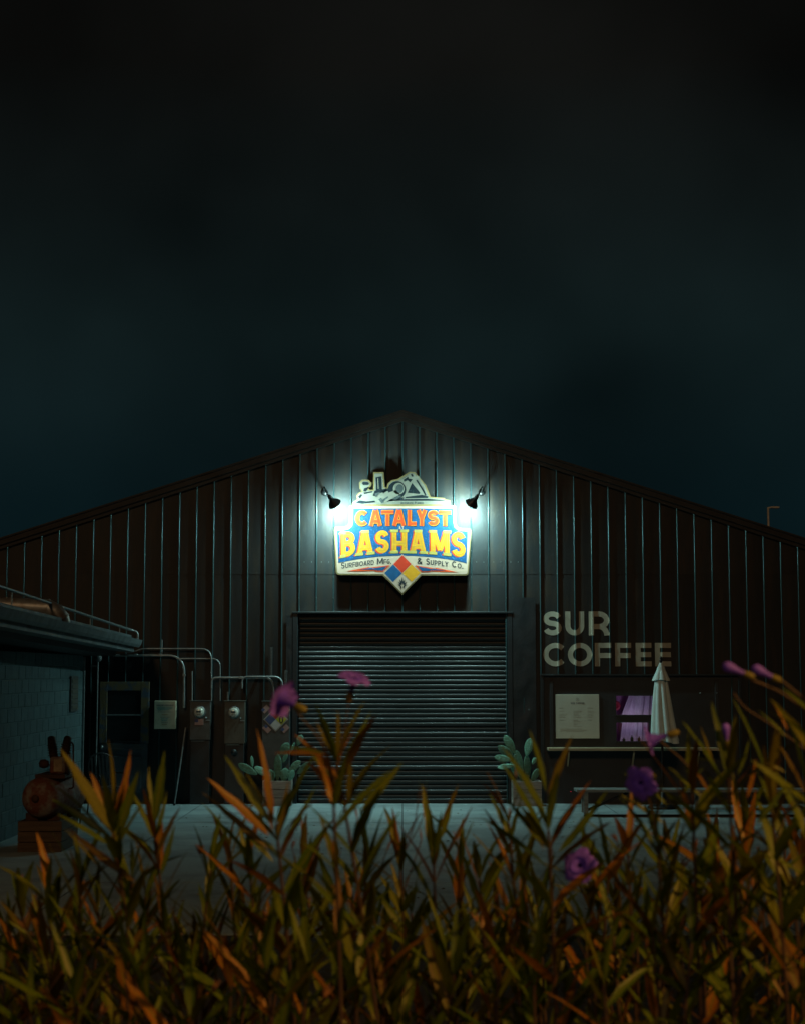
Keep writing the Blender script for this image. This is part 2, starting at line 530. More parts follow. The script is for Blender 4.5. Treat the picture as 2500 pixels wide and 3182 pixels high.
# ------------------------------------------------------------------ ground
g = MB().add([(-300, -300, 0), (300, -300, 0), (300, 300, 0), (-300, 300, 0)], [(0, 1, 2, 3)]).build('ground', M_asph)
tag(g, kind='structure')
a = MB().add([(-14, -14.2, 0.002), (14, -14.2, 0.002), (14, 0.3, 0.002), (-14, 0.3, 0.002)], [(0, 1, 2, 3)]).build('concrete_apron', M_asph)
tag(a, kind='structure')
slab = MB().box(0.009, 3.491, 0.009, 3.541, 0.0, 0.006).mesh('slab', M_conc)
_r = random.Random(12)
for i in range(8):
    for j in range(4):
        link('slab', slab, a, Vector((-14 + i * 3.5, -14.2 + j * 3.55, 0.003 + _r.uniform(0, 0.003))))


def bank_z(y):
    D = y - CAM.y
    if D < 4.6: return 1.16
    if D > 7.6: return 0.0
    t = (D - 4.6) / 3.0
    return 1.16 * (1 - (3 * t * t - 2 * t ** 3))


bv, bf = [], []
NX, NY = 40, 22
for j in range(NY + 1):
    y = CAM.y - 6.0 + j * (13.6 / NY)
    for i in range(NX + 1):
        x = -10 + i * 0.5
        z = bank_z(y)
        zz = z + (0.05 * mnoise.noise(Vector((x * 1.3, y * 1.3, 0))) if z > 0.02 else 0)
        bv.append((x, y, zz if z > 0.0 else -0.02))
for j in range(NY):
    for i in range(NX):
        k = j * (NX + 1) + i
        bf.append((k, k + 1, k + NX + 2, k + NX + 1))
bk = MB().add(bv, bf, True).build('planting_bank', M_soil)
tag(bk, kind='structure')

# ------------------------------------------------------------------ warehouse
wh = thing('warehouse', 'black standing seam metal warehouse with low gable roof and roller door', 'building', (0, 0, 0))
P12 = 0.3057
Z_PEAK = at(1250, 1302).z
EDGE = at(50, 1684)
SLOPE = (Z_PEAK - EDGE.z) / abs(EDGE.x)
XE = 9.17                                      # half width
def roofz(x): return Z_PEAK - SLOPE * abs(x)
Z_JOINT = Zp(1785)
Z_DOOR = Zp(1905)
DX = 1.852
Z_HATCH = Zp(2097)
HX0, HX1 = Xp(1681, 2097), Xp(2298, 2200)
RW, RH = 0.011, 0.042


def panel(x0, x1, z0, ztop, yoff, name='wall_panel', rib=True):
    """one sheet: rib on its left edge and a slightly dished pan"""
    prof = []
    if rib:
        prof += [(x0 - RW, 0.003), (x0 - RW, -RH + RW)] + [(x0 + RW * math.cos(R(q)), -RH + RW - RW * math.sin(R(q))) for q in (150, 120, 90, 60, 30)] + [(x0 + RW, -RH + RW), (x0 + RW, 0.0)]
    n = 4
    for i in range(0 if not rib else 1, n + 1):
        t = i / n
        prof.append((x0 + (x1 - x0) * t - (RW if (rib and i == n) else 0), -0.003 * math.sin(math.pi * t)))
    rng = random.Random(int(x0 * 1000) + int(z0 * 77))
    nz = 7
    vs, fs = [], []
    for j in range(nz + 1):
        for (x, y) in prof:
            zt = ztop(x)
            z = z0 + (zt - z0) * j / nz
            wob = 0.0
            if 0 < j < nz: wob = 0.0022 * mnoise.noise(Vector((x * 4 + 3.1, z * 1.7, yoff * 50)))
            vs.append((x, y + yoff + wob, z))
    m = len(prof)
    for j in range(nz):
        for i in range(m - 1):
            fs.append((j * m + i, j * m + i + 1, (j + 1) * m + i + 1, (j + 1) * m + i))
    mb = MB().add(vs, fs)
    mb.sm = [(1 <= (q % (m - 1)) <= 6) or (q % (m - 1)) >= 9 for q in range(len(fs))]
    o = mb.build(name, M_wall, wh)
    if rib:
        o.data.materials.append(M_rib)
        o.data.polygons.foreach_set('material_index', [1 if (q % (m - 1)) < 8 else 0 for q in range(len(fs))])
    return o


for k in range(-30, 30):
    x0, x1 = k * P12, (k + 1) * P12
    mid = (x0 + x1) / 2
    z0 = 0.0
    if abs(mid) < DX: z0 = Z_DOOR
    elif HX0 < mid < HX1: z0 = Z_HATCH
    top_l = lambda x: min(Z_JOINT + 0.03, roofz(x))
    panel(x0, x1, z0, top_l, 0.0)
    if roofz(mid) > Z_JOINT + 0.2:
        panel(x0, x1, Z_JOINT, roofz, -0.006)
# screw heads along the sheet joint and the door head
sc = MB()
for k in range(-6, 7):
    for dx in (0.09, 0.22):
        x = k * P12 + dx
        sc.lathe([(0.008, 0), (0.007, 0.004), (0.0, 0.006)], (x, -0.008, Z_JOINT + 0.22), (0, -1, 0), 8)
for k in range(-6, 7):
    for z in (Z_JOINT + 0.42, Z_JOINT - 0.05, Z_JOINT - 0.42):
        sc.lathe([(0.007, 0), (0.006, 0.004), (0.0, 0.006)], (k * P12, -RH - 0.007, z), (0, -1, 0), 8)
so = sc.build('screw_heads', M_steel, wh); so['kind'] = 'stuff'

# rake trims, roof, other walls
for s in (-1, 1):
    mb = MB()
    xe = s * XE
    def rk(x, dz): return roofz(x) + dz
    yf, yb = -0.16, 0.05
    for (dz0, dz1, y0) in ((0.02, 0.115, -0.10), (-0.05, 0.018, -0.062)):
        vs = []
        for x in (0.0, xe):
            vs += [(x, y0, rk(x, dz0)), (x, yb, rk(x, dz0)), (x, yb, rk(x, dz1)), (x, y0, rk(x, dz1))]
        mb.add(vs, [(0, 1, 2, 3), (4, 7, 6, 5), (0, 3, 7, 4), (0, 4, 5, 1), (1, 5, 6, 2), (3, 2, 6, 7)])
    mb.build('rake_trim', M_roof, wh)
    mb = MB()
    vs = []
    for x in (0.0, xe + s * 0.15):
        vs += [(x, -0.125, rk(x, 0.118)), (x, 16.0, rk(x, 0.118)), (x, 16.0, rk(x, 0.15)), (x, -0.125, rk(x, 0.15))]
    mb.add(vs, [(0, 1, 2, 3), (4, 7, 6, 5), (0, 3, 7, 4), (0, 4, 5, 1), (1, 5, 6, 2), (3, 2, 6, 7)])
    mb.build('roof_slope', M_roof, wh)
    MB().box(xe - 0.02, xe + 0.02, 0.05, 15.8, 0, roofz(XE)).build('side_wall', M_trim, wh)
mb = MB()
mb.prism([(-XE, 0), (XE, 0), (XE, roofz(XE)), (0, Z_PEAK), (-XE, roofz(XE))], 15.7, 15.8)
mb.build('back_wall', M_trim, wh)

# roller door
rd = MB().box(-DX - 0.12, DX + 0.12, 0.20, 0.24, 0.0, Z_DOOR + 0.05).build('roller_door', M_trim, wh)
PIT = 0.0842
prof = [(0.0, 0.008), (0.003, -0.010), (0.010, -0.015), (0.048, -0.017), (0.060, -0.014), (0.068, -0.007), (0.075, 0.001), (0.0842, 0.008)]
vs, fs = [], []
for x in (-DX + 0.02, DX - 0.02):
    for z, y in prof: vs.append((x, y, z))
m = len(prof)
fs = [(i, i + m, i + m + 1, i + 1) for i in range(m - 1)]
slat_me = MB().add(vs, fs, True).mesh('slat', M_slat)
nsl = int((Z_DOOR - 0.10) / PIT)
rng = random.Random(5)
for i in range(nsl + 1):
    z = 0.085 + i * PIT
    if z + PIT > Z_DOOR + 0.04: break
    link('slat', slat_me, rd, Vector((0, 0.15 + rng.uniform(-0.004, 0.004), z + rng.uniform(-0.0015, 0.0015)))).rotation_euler = (rng.uniform(-0.03, 0.03), rng.uniform(-0.0006, 0.0006), 0)
MB().bbox(-DX + 0.02, DX - 0.02, 0.115, 0.175, 0.008, 0.083).build('bottom_bar', M_slat, rd)
for s in (-1, 1):
    MB().bbox(s * (DX + 0.045) - 0.045, s * (DX + 0.045) + 0.045, -0.052, 0.20, 0.0, Z_DOOR + 0.02).build('guide_rail', M_trim, rd)
hd = MB()
hd.bbox(-DX - 0.10, DX + 0.10, -0.075, 0.0, Z_DOOR - 0.008, Z_DOOR + 0.024, 0.004)
hd.bbox(-DX, DX, 0.08, 0.19, Z_DOOR - 0.12, Z_DOOR - 0.012, 0.01)
hd.build('head_flashing', M_trim, rd)
# dented filler sheets each side of the roller door
for s in (-1, 1):
    vs, fs = [], []
    nx, nz = 6, 60
    xa, xb = s * (DX + 0.095), s * (DX + 0.50 if s > 0 else DX + 0.20)
    for j in range(nz + 1):
        for i in range(nx + 1):
            x = xa + (xb - xa) * i / nx
            z = 0.01 + (Z_DOOR + (0.3 if s > 0 else -0.02)) * j / nz * 0.99
            e = math.sin(math.pi * i / nx)
            d = (0.012 * mnoise.noise(Vector((x * 7, z * 2.6, 4.0))) + 0.006 * mnoise.noise(Vector((x * 16, z * 9, 1.0)))) * e
            vs.append((x, -0.047 + d, z))
    for j in range(nz):
        for i in range(nx):
            k = j * (nx + 1) + i
            q = (k, k + 1, k + nx + 2, k + nx + 1)
            fs.append(q if s > 0 else q[::-1])
    MB().add(vs, fs, True).build('dented_sheet', M_trim, wh)

# coffee hatch wall under the seam sheets
W1 = (Xp(1912), Xp(2040), Zp(2222), Zp(2162))     # x0 x1 z0 z1
W2 = (Xp(1912), Xp(2014), Zp(2304), Zp(2245))
y0, y1 = -0.02, 0.05
hp = MB()
hp.box(HX0, W1[0], y0, y1, 0, Z_HATCH)
hp.box(W1[1], HX1, y0, y1, 0, Z_HATCH)
hp.box(W1[0], W1[1], y0, y1, W1[3], Z_HATCH)
hp.box(W1[0], W1[1], y0, y1, W2[3], W1[2])
hp.box(W1[0], W1[1], y0, y1, 0, W2[2])
hp.box(W2[1], W1[1], y0, y1, W2[2], W2[3])
hp.build('hatch_wall', M_dark, wh)
ht = MB()
ht.bbox(HX0 - 0.02, HX1 + 0.02, -0.085, -0.002, Z_HATCH - 0.018, Z_HATCH + 0.012, 0.004)
ht.build('hatch_head_trim', M_trim, wh)
MB().bbox(HX0 - 0.02, HX0 + 0.035, -0.07, -0.021, 0.0, Z_HATCH - 0.02, 0.004).build('hatch_side_trim', M_trim, wh)
MB().bbox(HX1 - 0.03, HX1 + 0.02, -0.07, -0.021, 0.0, Z_HATCH - 0.02, 0.004).build('hatch_side_trim', M_trim, wh)
for px in (1712, 2225):
    MB().bbox(Xp(px) - 0.03, Xp(px) + 0.03, -0.055, -0.0205, Zp(2325), Z_HATCH - 0.1, 0.004).build('hatch_post', M_dark, wh)
ct = MB()
ct.bbox(Xp(1702, 2328, -0.3), Xp(2232, 2328, -0.3), -0.34, -0.021, Zp(2334, -0.34), Zp(2325, -0.34), 0.006)
for px in (1760, 1960, 2160):
    ct.beam((Xp(px), -0.03, Zp(2380)), (Xp(px), -0.26, Zp(2338, -0.34)), 0.03, 0.03, (1, 0, 0))
ct.build('serving_counter', M_counter, wh)
for n, W in enumerate((W1, W2)):
    x0, x1, z0, z1 = W
    fr = MB()
    f = 0.022
    fr.box(x0 - f, x0 + 0.003, -0.035, 0.0, z0 - f, z1 + f); fr.box(x1 - 0.003, x1 + f, -0.035, 0.0, z0 - f, z1 + f)
    fr.box(x0 + 0.003, x1 - 0.003, -0.034, 0.0, z1 - 0.003, z1 + f); fr.box(x0 + 0.003, x1 - 0.003, -0.034, 0.0, z0 - f, z0 + 0.003)
    wo = fr.build('window', M_dark, wh)
    # curtain: hanging folds
    xa, xb = x0 + 0.22 * (x1 - x0) + (0.10 if n == 0 else -0.02), x1 + 0.05
    vs, fs = [], []
    NXC = 60
    for j in (0, 1, 2):
        for i in range(NXC + 1):
            t = i / NXC
            x = xa + (xb - xa) * t - (0.05 * (2 - j) * (1 - t) if n == 0 else 0)
            y = 0.52 + 0.013 * math.sin(t * 22 + 0.8 * math.sin(t * 9)) + 0.004 * math.sin(t * 61)
            vs.append((x + 0.04 * j * (1 - t), y, z0 - (0.04 if n == 0 else 0.22) + (z1 - z0 + (0.12 if n == 0 else 0.245)) * j / 2))
    for j in range(2):
        for i in range(NXC):
            k = j * (NXC + 1) + i
            fs.append((k, k + 1, k + NXC + 2, k + NXC + 1))
    MB().add(vs, fs, True).build('curtain', M_curtain, wo)
    MB().box(x0 + 0.003, x1 - 0.003, -0.008, -0.004, z0 + 0.003, z1 - 0.003).build('pane', M_pane, wo)
    if n == 0:
        rr = MB().lathe([(0.0, 0), (0.035, 0.0), (0.05, 0.012), (0.075, 0.016), (0.088, 0.004), (0.09, 0.0)], (x0 + 0.075, 0.60, z0 + 0.150), (0, -1, 0), 24)
        rr.build('round_wall_plate', M_redround, wo)
# room behind the two small windows
xa, xb, za, zb = W1[0] - 0.25, W1[1] + 0.35, W2[2] - 0.24, W1[3] + 0.25
rm = MB()
rm.box(xa, xb, 0.75, 0.78, za, zb); rm.box(xa - 0.03, xa, 0.06, 0.78, za, zb); rm.box(xb, xb + 0.03, 0.06, 0.78, za, zb)
rm.box(xa - 0.03, xb + 0.03, 0.06, 0.78, za - 0.03, za - 0.001); rm.box(xa - 0.03, xb + 0.03, 0.06, 0.78, zb + 0.001, zb + 0.03)
rm.box(xa, xb, 0.07, 0.24, W2[2] - 0.04, W2[2] - 0.012)
rm.build('kiosk_room', M_room, wh)
pl = bpy.data.lights.new('kiosk_lamp', 'POINT')
pl.energy = 2.8
pl.color = (0.82, 0.60, 1.0)
pl.shadow_soft_size = 0.06
po = link('kiosk_lamp', pl, wh, Vector(((xa + xb) / 2 - 0.1, 0.10, (W1[2] + W2[3]) / 2)))
MB().lathe([(0.0, 0), (0.03, 0.01), (0.05, 0.03), (0.05, 0.05)], ((xa + xb) / 2 - 0.1, 0.051, (W1[2] + W2[3]) / 2), (0, 1, 0), 12).build('kiosk_lamp_cap', M_lampblk, wh)
for i, px in enumerate((1937, 1962, 1984)):
    c = at(px, 2304, 0.16)
    h = (0.07, 0.11, 0.09)[i]
    b = MB().lathe([(0.0, 0), (0.026, 0.0), (0.028, 0.01), (0.028, h * 0.6), (0.010, h * 0.78), (0.010, h), (0.0, h)], (c.x, 0.16, W2[2] - 0.012), (0, 0, 1), 12).build('bottle', M_bottle)
    tag(b, ('short', 'tall', 'middle height')[i] + ' dark glass bottle inside the lower purple window', 'bottle', 'bottles inside the serving window')
# LED and wall hooks
MB().lathe([(0.006, 0), (0.006, 0.006), (0.0, 0.009)], (Xp(1772, 2460), -0.02, Zp(2460)), (0, -1, 0), 8).build('indicator_light', M_led, wh)
for px in (2173, 2225):
    MB().lathe([(0.010, 0), (0.008, 0.03), (0.013, 0.036), (0.0, 0.04)], (Xp(px, 2154), -0.0205, Zp(2154)), (0, -1, 0), 8).build('hook', M_steel, wh)

# painted letters SUR COFFEE riding over the seams
def painted_letter(ch, px0, px1, py0, py1):
    a, b = at(px0, py1), at(px1, py0)
    H = b.z - a.z
    w = (b.x - a.x) / H
    sw = 0.215
    mb = MB()
    Mf = lambda u, v: (a.x + u * H, a.z + v * H)
    letter(mb, ch, w, sw, Mf, 0, 0, sides=False)
    bm = bmesh.new()
    me = mb.mesh('tmp', None); bm.from_mesh(me); bpy.data.meshes.remove(me)
    ks = [k for k in range(-30, 31) if a.x - 0.05 < k * P12 < b.x + 0.05]
    e = 0.0012
    for k in ks:
        for xx in (k * P12 - RW - e - 0.0025, k * P12 - RW - e, k * P12 + RW + e, k * P12 + RW + e + 0.0025):
            bmesh.ops.bisect_plane(bm, geom=list(bm.verts) + list(bm.edges) + list(bm.faces), dist=1e-6, plane_co=(xx, 0, 0), plane_no=(1, 0, 0))
    for v in bm.verts:
        on = any(abs(v.co.x - k * P12) < RW + e + 0.0004 for k in ks)
        v.co.y += (-RH - 0.0035) if on else -0.0085
    me = bpy.data.meshes.new('painted_letter')
    bm.to_mesh(me); bm.free()
    me.materials.append(M_cream)
    return link('painted_letter', me, wh, Vector((0, 0, 0)))


T1 = (1900, 1975); T2 = (1998, 2071)
for ch, p0, p1 in (('S', 1687, 1743), ('U', 1755, 1813), ('r', 1828, 1891)):
    painted_letter(ch, p0, p1, *T1)
for ch, p0, p1 in (('C', 1687, 1762), ('O', 1763, 1838), ('F', 1847, 1897), ('F', 1910, 1959), ('E', 1974, 2022), ('E', 2034, 2083)):
    painted_letter(ch, p0, p1, *T2)

# old part-glazed door on the left
sd_y = -0.10
dxa, dxb = Xp(308, 2300, sd_y), Xp(462, 2300, sd_y)
dzt = Zp(2119, sd_y)
sd = MB().bbox(dxa + 0.02, dxb - 0.02, sd_y + 0.02, -0.043, 0.01, dzt - 0.02, 0.004).build('side_door', M_doorblue, wh)
gx0, gx1, gz0, gz1 = Xp(333, 2200, sd_y), Xp(438, 2200, sd_y), Zp(2304, sd_y), Zp(2146, sd_y)
fr = MB()
fr.bbox(dxa, gx0, sd_y - 0.012, sd_y + 0.018, Zp(2310, sd_y), dzt, 0.004)
fr.bbox(gx1, dxb, sd_y - 0.012, sd_y + 0.018, Zp(2310, sd_y), dzt, 0.004)
fr.bbox(gx0, gx1, sd_y - 0.010, sd_y + 0.018, gz1, dzt, 0.004)
fr.build('frame', M_doortan, sd)
zm = Zp(2222, sd_y)
MB().bbox(gx0, gx1, sd_y - 0.008, sd_y + 0.012, zm - 0.012, zm + 0.012, 0.003).build('glazing_bar', M_steel, sd)
MB().box(gx0, gx1, sd_y + 0.006, sd_y + 0.014, gz0, zm - 0.012).build('pane', M_glass, sd)
MB().box(gx0, gx1, sd_y + 0.006, sd_y + 0.014, zm + 0.012, gz1).build('pane', M_glass, sd)
pb = MB()
pb.bbox(dxa + 0.02, dxb - 0.02, sd_y - 0.008, sd_y + 0.019, Zp(2330, sd_y), Zp(2311, sd_y), 0.004)
pb.bbox(dxa + 0.12, dxb - 0.12, sd_y + 0.002, sd_y + 0.019, 0.2, Zp(2350, sd_y), 0.008)
pb.build('lower_panel', M_doorblue, sd)
MB().lathe([(0.012, 0), (0.012, 0.03), (0.028, 0.045), (0.03, 0.06), (0.0, 0.07)], (dxa + 0.06, sd_y - 0.01, 1.0), (0, -1, 0), 14).build('handle', M_steel, sd)

# ------------------------------------------------------------------ hanging sign
SY = -0.27                                     # sign face plane
SC = 3.416
_o = at(1250, 1600, SY)
_kx = (at(1450, 1600, SY).x - at(1050, 1600, SY).x) / 400.0
_kz = (at(1250, 1450, SY).z - at(1250, 1850, SY).z) / 400.0
def K(sx, sy):
    px, py = 1000 + sx / SC, 1430 + sy / SC
    return (_o.x + (px - 1250) * _kx, _o.z - (py - 1600) * _kz)


sb = K(852, 1425)
sg = thing('shop_sign', 'bright blue, white and gold shop sign CATALYST AT BASHAMS above the roller door', 'sign', (0, SY, sb[1]))
outer = [(300, 478), (1408, 478), (1422, 492), (1424, 660), (1432, 692), (1452, 712), (1478, 719), (1560, 722), (1578, 732), (1585, 752),
         (1552, 1190), (1545, 1212), (1525, 1222), (1058, 1222), (852, 1428), (646, 1222), (180, 1216), (158, 1204), (150, 1185),
         (129, 740), (134, 718), (152, 706), (225, 704), (258, 698), (278, 680), (286, 655), (287, 492)]
poly_part('board', [outer], K, SY + 0.012, SY + 0.10, M_gold, sg)
white = [(306, 488), (1402, 488), (1410, 498), (1412, 665), (1422, 700), (1446, 724), (1476, 732), (1556, 735), (1568, 744), (1572, 756),
         (1540, 1186), (1534, 1202), (1520, 1209), (1052, 1209), (852, 1410), (652, 1209), (188, 1203), (170, 1194), (164, 1178),
         (143, 746), (146, 730), (158, 719), (228, 717), (266, 710), (290, 688), (299, 658), (298, 498)]
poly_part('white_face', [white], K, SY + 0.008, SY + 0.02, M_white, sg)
top_arc = lambda x: 1012 + 80 * ((x - 852) / 690.0) ** 2 * 1.02
blue = [(330, 512), (1393, 512), (1393, 660), (1402, 710), (1436, 742), (1480, 752), (1545, 756)]
blue += [(1529, 1094)] + [(x, top_arc(x)) for x in range(1480, 200, -80)] + [(178, 1088)]
blue += [(160, 750), (228, 744), (290, 730), (322, 700), (330, 650)]
poly_part('blue_field', [blue], K, SY + 0.004, SY + 0.010, M_blue, sg)


def sign_text(txt, spans, M, s, layers, serif=False):
    """layers: (name, material, width factor, y front, dx, dy) per letter; first is the parent letter"""
    for ch, (u0, u1) in zip(txt, spans):
        par = None
        for (nm, m, wf, yf, dx, dy) in layers:
            mb = MB()
            w = u1 - u0
            letter(mb, ch, w, s, lambda u, v: M(u0 + u + dx, v + dy), yf, SY + 0.004, width=s * wf, serif=serif, eps=0.00018)
            o = mb.build(nm, m, par or sg)
            par = par or o


# CATALYST: upright arched caps, unit height = 170 sign px
def Mcat(u, v):
    sx = u * 170.0
    bot = 697 + 4 * ((sx - 860) / 500.0) ** 2
    top = 526 + 6 * ((sx - 860) / 500.0) ** 2
    return K(sx, bot + (top - bot) * v)
cs = [(352, 502), (498, 640), (630, 762), (745, 890), (905, 1000), (1000, 1115), (1120, 1242), (1240, 1368)]
sign_text('CATALYST', [(a / 170.0, b / 170.0) for a, b in cs], Mcat, 0.27,
          [('letter', M_amber, 1.0, SY + 0.0018, 0, 0), ('letter_face', M_orange, 0.70, SY + 0.0004, 0, 0), ('letter_shadow', M_navy, 1.18, SY + 0.0034, 0.015, -0.03)])


def Mbas(u, v):
    sx = u * 250.0
    t = (sx - 852) / 660.0
    bot = 982 + 52 * t * t
    top = 742 + 22 * t * t
    return K(sx, bot + (top - bot) * v)
bs = [(206, 355), (372, 545), (570, 712), (742, 902), (935, 1105), (1150, 1352), (1376, 1520)]
sign_text('BASHAMS', [(a / 250.0, b / 250.0) for a, b in bs], Mbas, 0.205,
          [('letter', M_yellow, 1.0, SY + 0.0014, 0, 0), ('letter_inline', M_inline, 0.06, SY - 0.0006, 0, 0), ('letter_shadow', M_red, 1.0, SY + 0.0034, -0.05, -0.03)], serif=True)


def small_text(name, txt, x0, y0, h, adv, M, m, s=0.17, y=SY + 0.0055, wtab=None, parent=None, yb=None):
    mb = MB()
    x = x0
    for ch in txt:
        big = ch.isupper() and ch not in 'xx'
        hh = h if ch.isupper() or ch in '&.' else h * 0.78
        c = ch.upper()
        w = {'M': 0.95, '&': 0.8, '.': 0.2, 'O': 0.8, 'C': 0.72, 'L': 0.5, ' ': 0.45, 'F': 0.55, 'S': 0.56, 'P': 0.6, 'Y': 0.7}.get(c, 0.64)
        if c != ' ':
            letter(mb, c, w, s, lambda u, v: M(x + u * hh, v * hh), y, (yb if yb is not None else SY + 0.008), eps=0.0003)
        x += (w + adv) * hh
    return mb.build(name, m, parent or sg)


def Mban(base):
    def f(x, v):
        yb = base + 0.072 * ((x - 852) ** 2) / 852.0 * 1.55
        return K(x, yb - v)
    return f
small_text('small_lettering', 'Surfboard Mfg.', 208, 0, 65, 0.11, Mban(1098), M_ink, s=0.15)
small_text('small_lettering', '& Supply Co.', 1008, 0, 68, 0.13, Mban(1100), M_ink)
small_text('at_lettering', 'AT', 818, 0, 30, 0.35, lambda x, v: K(x, 732 - v), M_white, s=0.22, y=SY + 0.002, yb=SY + 0.004)
# lightning bolts
poly_part('bolt', [[(268, 1178), (505, 1132), (498, 1142), (722, 1114), (652, 1184), (560, 1180), (560, 1172), (440, 1178)]], K, SY + 0.003, SY + 0.009, M_orange, sg)
poly_part('bolt', [[(1436, 1188), (1200, 1140), (1207, 1150), (985, 1116), (1052, 1188), (1145, 1186), (1145, 1178), (1265, 1184)]], K, SY + 0.003, SY + 0.009, M_orange, sg)
poly_part('bolt_core', [[(400, 1162), (540, 1140), (530, 1150), (690, 1126), (648, 1172), (570, 1168), (552, 1160)], [(1310, 1172), (1165, 1148), (1175, 1158), (1016, 1128), (1058, 1178), (1135, 1176), (1152, 1168)]], K, SY + 0.000, SY + 0.006, M_blue, sg)
# hazard diamond
poly_part('diamond', [[(852, 998), (1056, 1204), (852, 1410), (648, 1204)]], K, SY - 0.004, SY + 0.007, M_white, sg)
c0 = (853, 1198)
poly_part('red_quarter', [[(852, 1008), (946, 1102), (852, 1198), (760, 1104)]], K, SY - 0.008, SY, M_red, sg)
poly_part('blue_quarter', [[(757, 1107), (849, 1201), (754, 1292), (664, 1198)]], K, SY - 0.008, SY, M_blue, sg)
poly_part('yellow_quarter', [[(949, 1107), (1044, 1196), (949, 1290), (856, 1201)]], K, SY - 0.008, SY, M_yellow, sg)
fl = [(838, 1372), (842, 1358), (822, 1352), (838, 1350), (806, 1318), (824, 1318), (806, 1286), (828, 1302), (826, 1262), (842, 1288), (852, 1236), (862, 1290),
      (878, 1262), (876, 1304), (900, 1288), (882, 1322), (898, 1320), (868, 1350), (884, 1352), (864, 1358), (858, 1344), (878, 1318), (862, 1324), (852, 1298), (844, 1322), (828, 1320), (846, 1344)]
poly_part('flame', [fl], K, SY - 0.008, SY, M_ink, sg)
# planer cut-out on top
plan = [(318, 478), (322, 455), (345, 432), (376, 412), (364, 378), (388, 345), (424, 328), (398, 290), (394, 236), (428, 204), (492, 204), (528, 240), (520, 272), (494, 290), (502, 310),
        (545, 312), (545, 124), (655, 124), (666, 282), (690, 290), (698, 246), (740, 208), (800, 198), (930, 118), (988, 124), (1102, 260), (1152, 386), (1300, 398), (1312, 414), (1362, 424), (1362, 478)]
po_ = poly_part('planer_board', [plan], K, SY + 0.020, SY + 0.07, M_gold, sg)
pale = [(340, 466), (346, 446), (382, 420), (380, 380), (402, 352), (440, 332), (410, 290), (408, 244), (436, 218), (486, 218), (512, 244), (504, 268), (474, 290), (490, 322), (558, 324), (558, 138), (642, 138),
        (652, 292), (700, 304), (712, 250), (748, 222), (806, 212), (934, 134), (980, 138), (1088, 264), (1136, 396), (1290, 410), (1300, 428), (1350, 436), (1350, 466)]
pf = poly_part('planer_picture', [pale], K, SY + 0.016, SY + 0.024, M_pale, sg)
circ = lambda x, y, rx, ry, n=22: [(x + rx * math.cos(2 * math.pi * i / n), y + ry * math.sin(2 * math.pi * i / n)) for i in range(n)]
darks = [[(560, 322), (700, 296), (708, 322), (600, 352), (566, 380), (540, 376)], [(352, 452), (400, 424), (470, 436), (560, 428), (566, 446), (430, 462)],
         [(690, 400), (752, 412), (1120, 408), (1300, 424), (1296, 430), (760, 430), (690, 440)], [(996, 210), (1012, 206), (1090, 330), (1108, 372), (1092, 374), (1052, 300)],
         [(384, 386), (412, 360), (432, 366), (404, 408)], [(570, 180), (630, 168), (638, 312), (574, 318)],
         circ(796, 312, 96, 92),
         [(955, 240), (1042, 346), (1030, 356), (908, 344)],
         [(422, 240), (440, 226), (486, 228), (502, 250), (486, 262), (440, 262)], [(448, 296), (500, 282), (470, 330), (440, 330)],
         [(440, 342), (540, 326), (530, 342), (450, 358)], [(858, 190), (910, 160), (918, 192), (960, 200), (934, 232), (908, 210), (872, 226)],
         [(940, 146), (958, 142), (972, 168), (952, 172)], [(1060, 366), (1128, 384), (1122, 400), (880, 402), (890, 388)], [(700, 420), (870, 392), (876, 404), (740, 434)],
         [(640, 330), (676, 306), (690, 324), (650, 352)]]
poly_part('planer_dark_ink', darks, K, SY + 0.013, SY + 0.020, M_navy, pf)
poly_part('planer_highlight', [circ(814, 300, 60, 62), [(1000, 160), (1012, 158), (1080, 262), (1118, 372), (1108, 374), (1066, 272)], [(828, 214), (930, 150), (934, 158), (838, 222)], [(590, 190), (598, 188), (604, 300), (594, 302)], [(566, 404), (700, 344), (790, 312), (826, 340), (812, 372), (720, 418), (640, 468), (596, 470), (570, 440)], [(700, 446), (1345, 440), (1345, 462), (660, 462)]], K, SY + 0.010, SY + 0.0165, M_pale, pf)
poly_part('planer_shade', [circ(824, 300, 40, 46), [(640, 420), (700, 380), (706, 392), (652, 440)], [(600, 412), (628, 398), (660, 446), (636, 458)], [(560, 352), (620, 336), (600, 360), (572, 392)], [(740, 410), (826, 372), (850, 380), (780, 420)]], K, SY + 0.007, SY + 0.0135, M_mid, pf)
small_text('planer_lettering', 'Accurate Planer', 836, 0, 26, 0.14, lambda x, v: K(x, 464 - v), M_mid, s=0.2, y=SY + 0.0075, yb=SY + 0.012, parent=pf)
# brackets to the wall
br = MB()
for sx in (330, 1390, 852):
    x, z = K(sx, 560); x2, z2 = K(sx, 1100)
    for zz in (z, z2):
        br.box(x - 0.02, x + 0.02, SY + 0.101, -0.0445, zz - 0.02, zz + 0.02)
br.build('bracket', M_trim, sg)

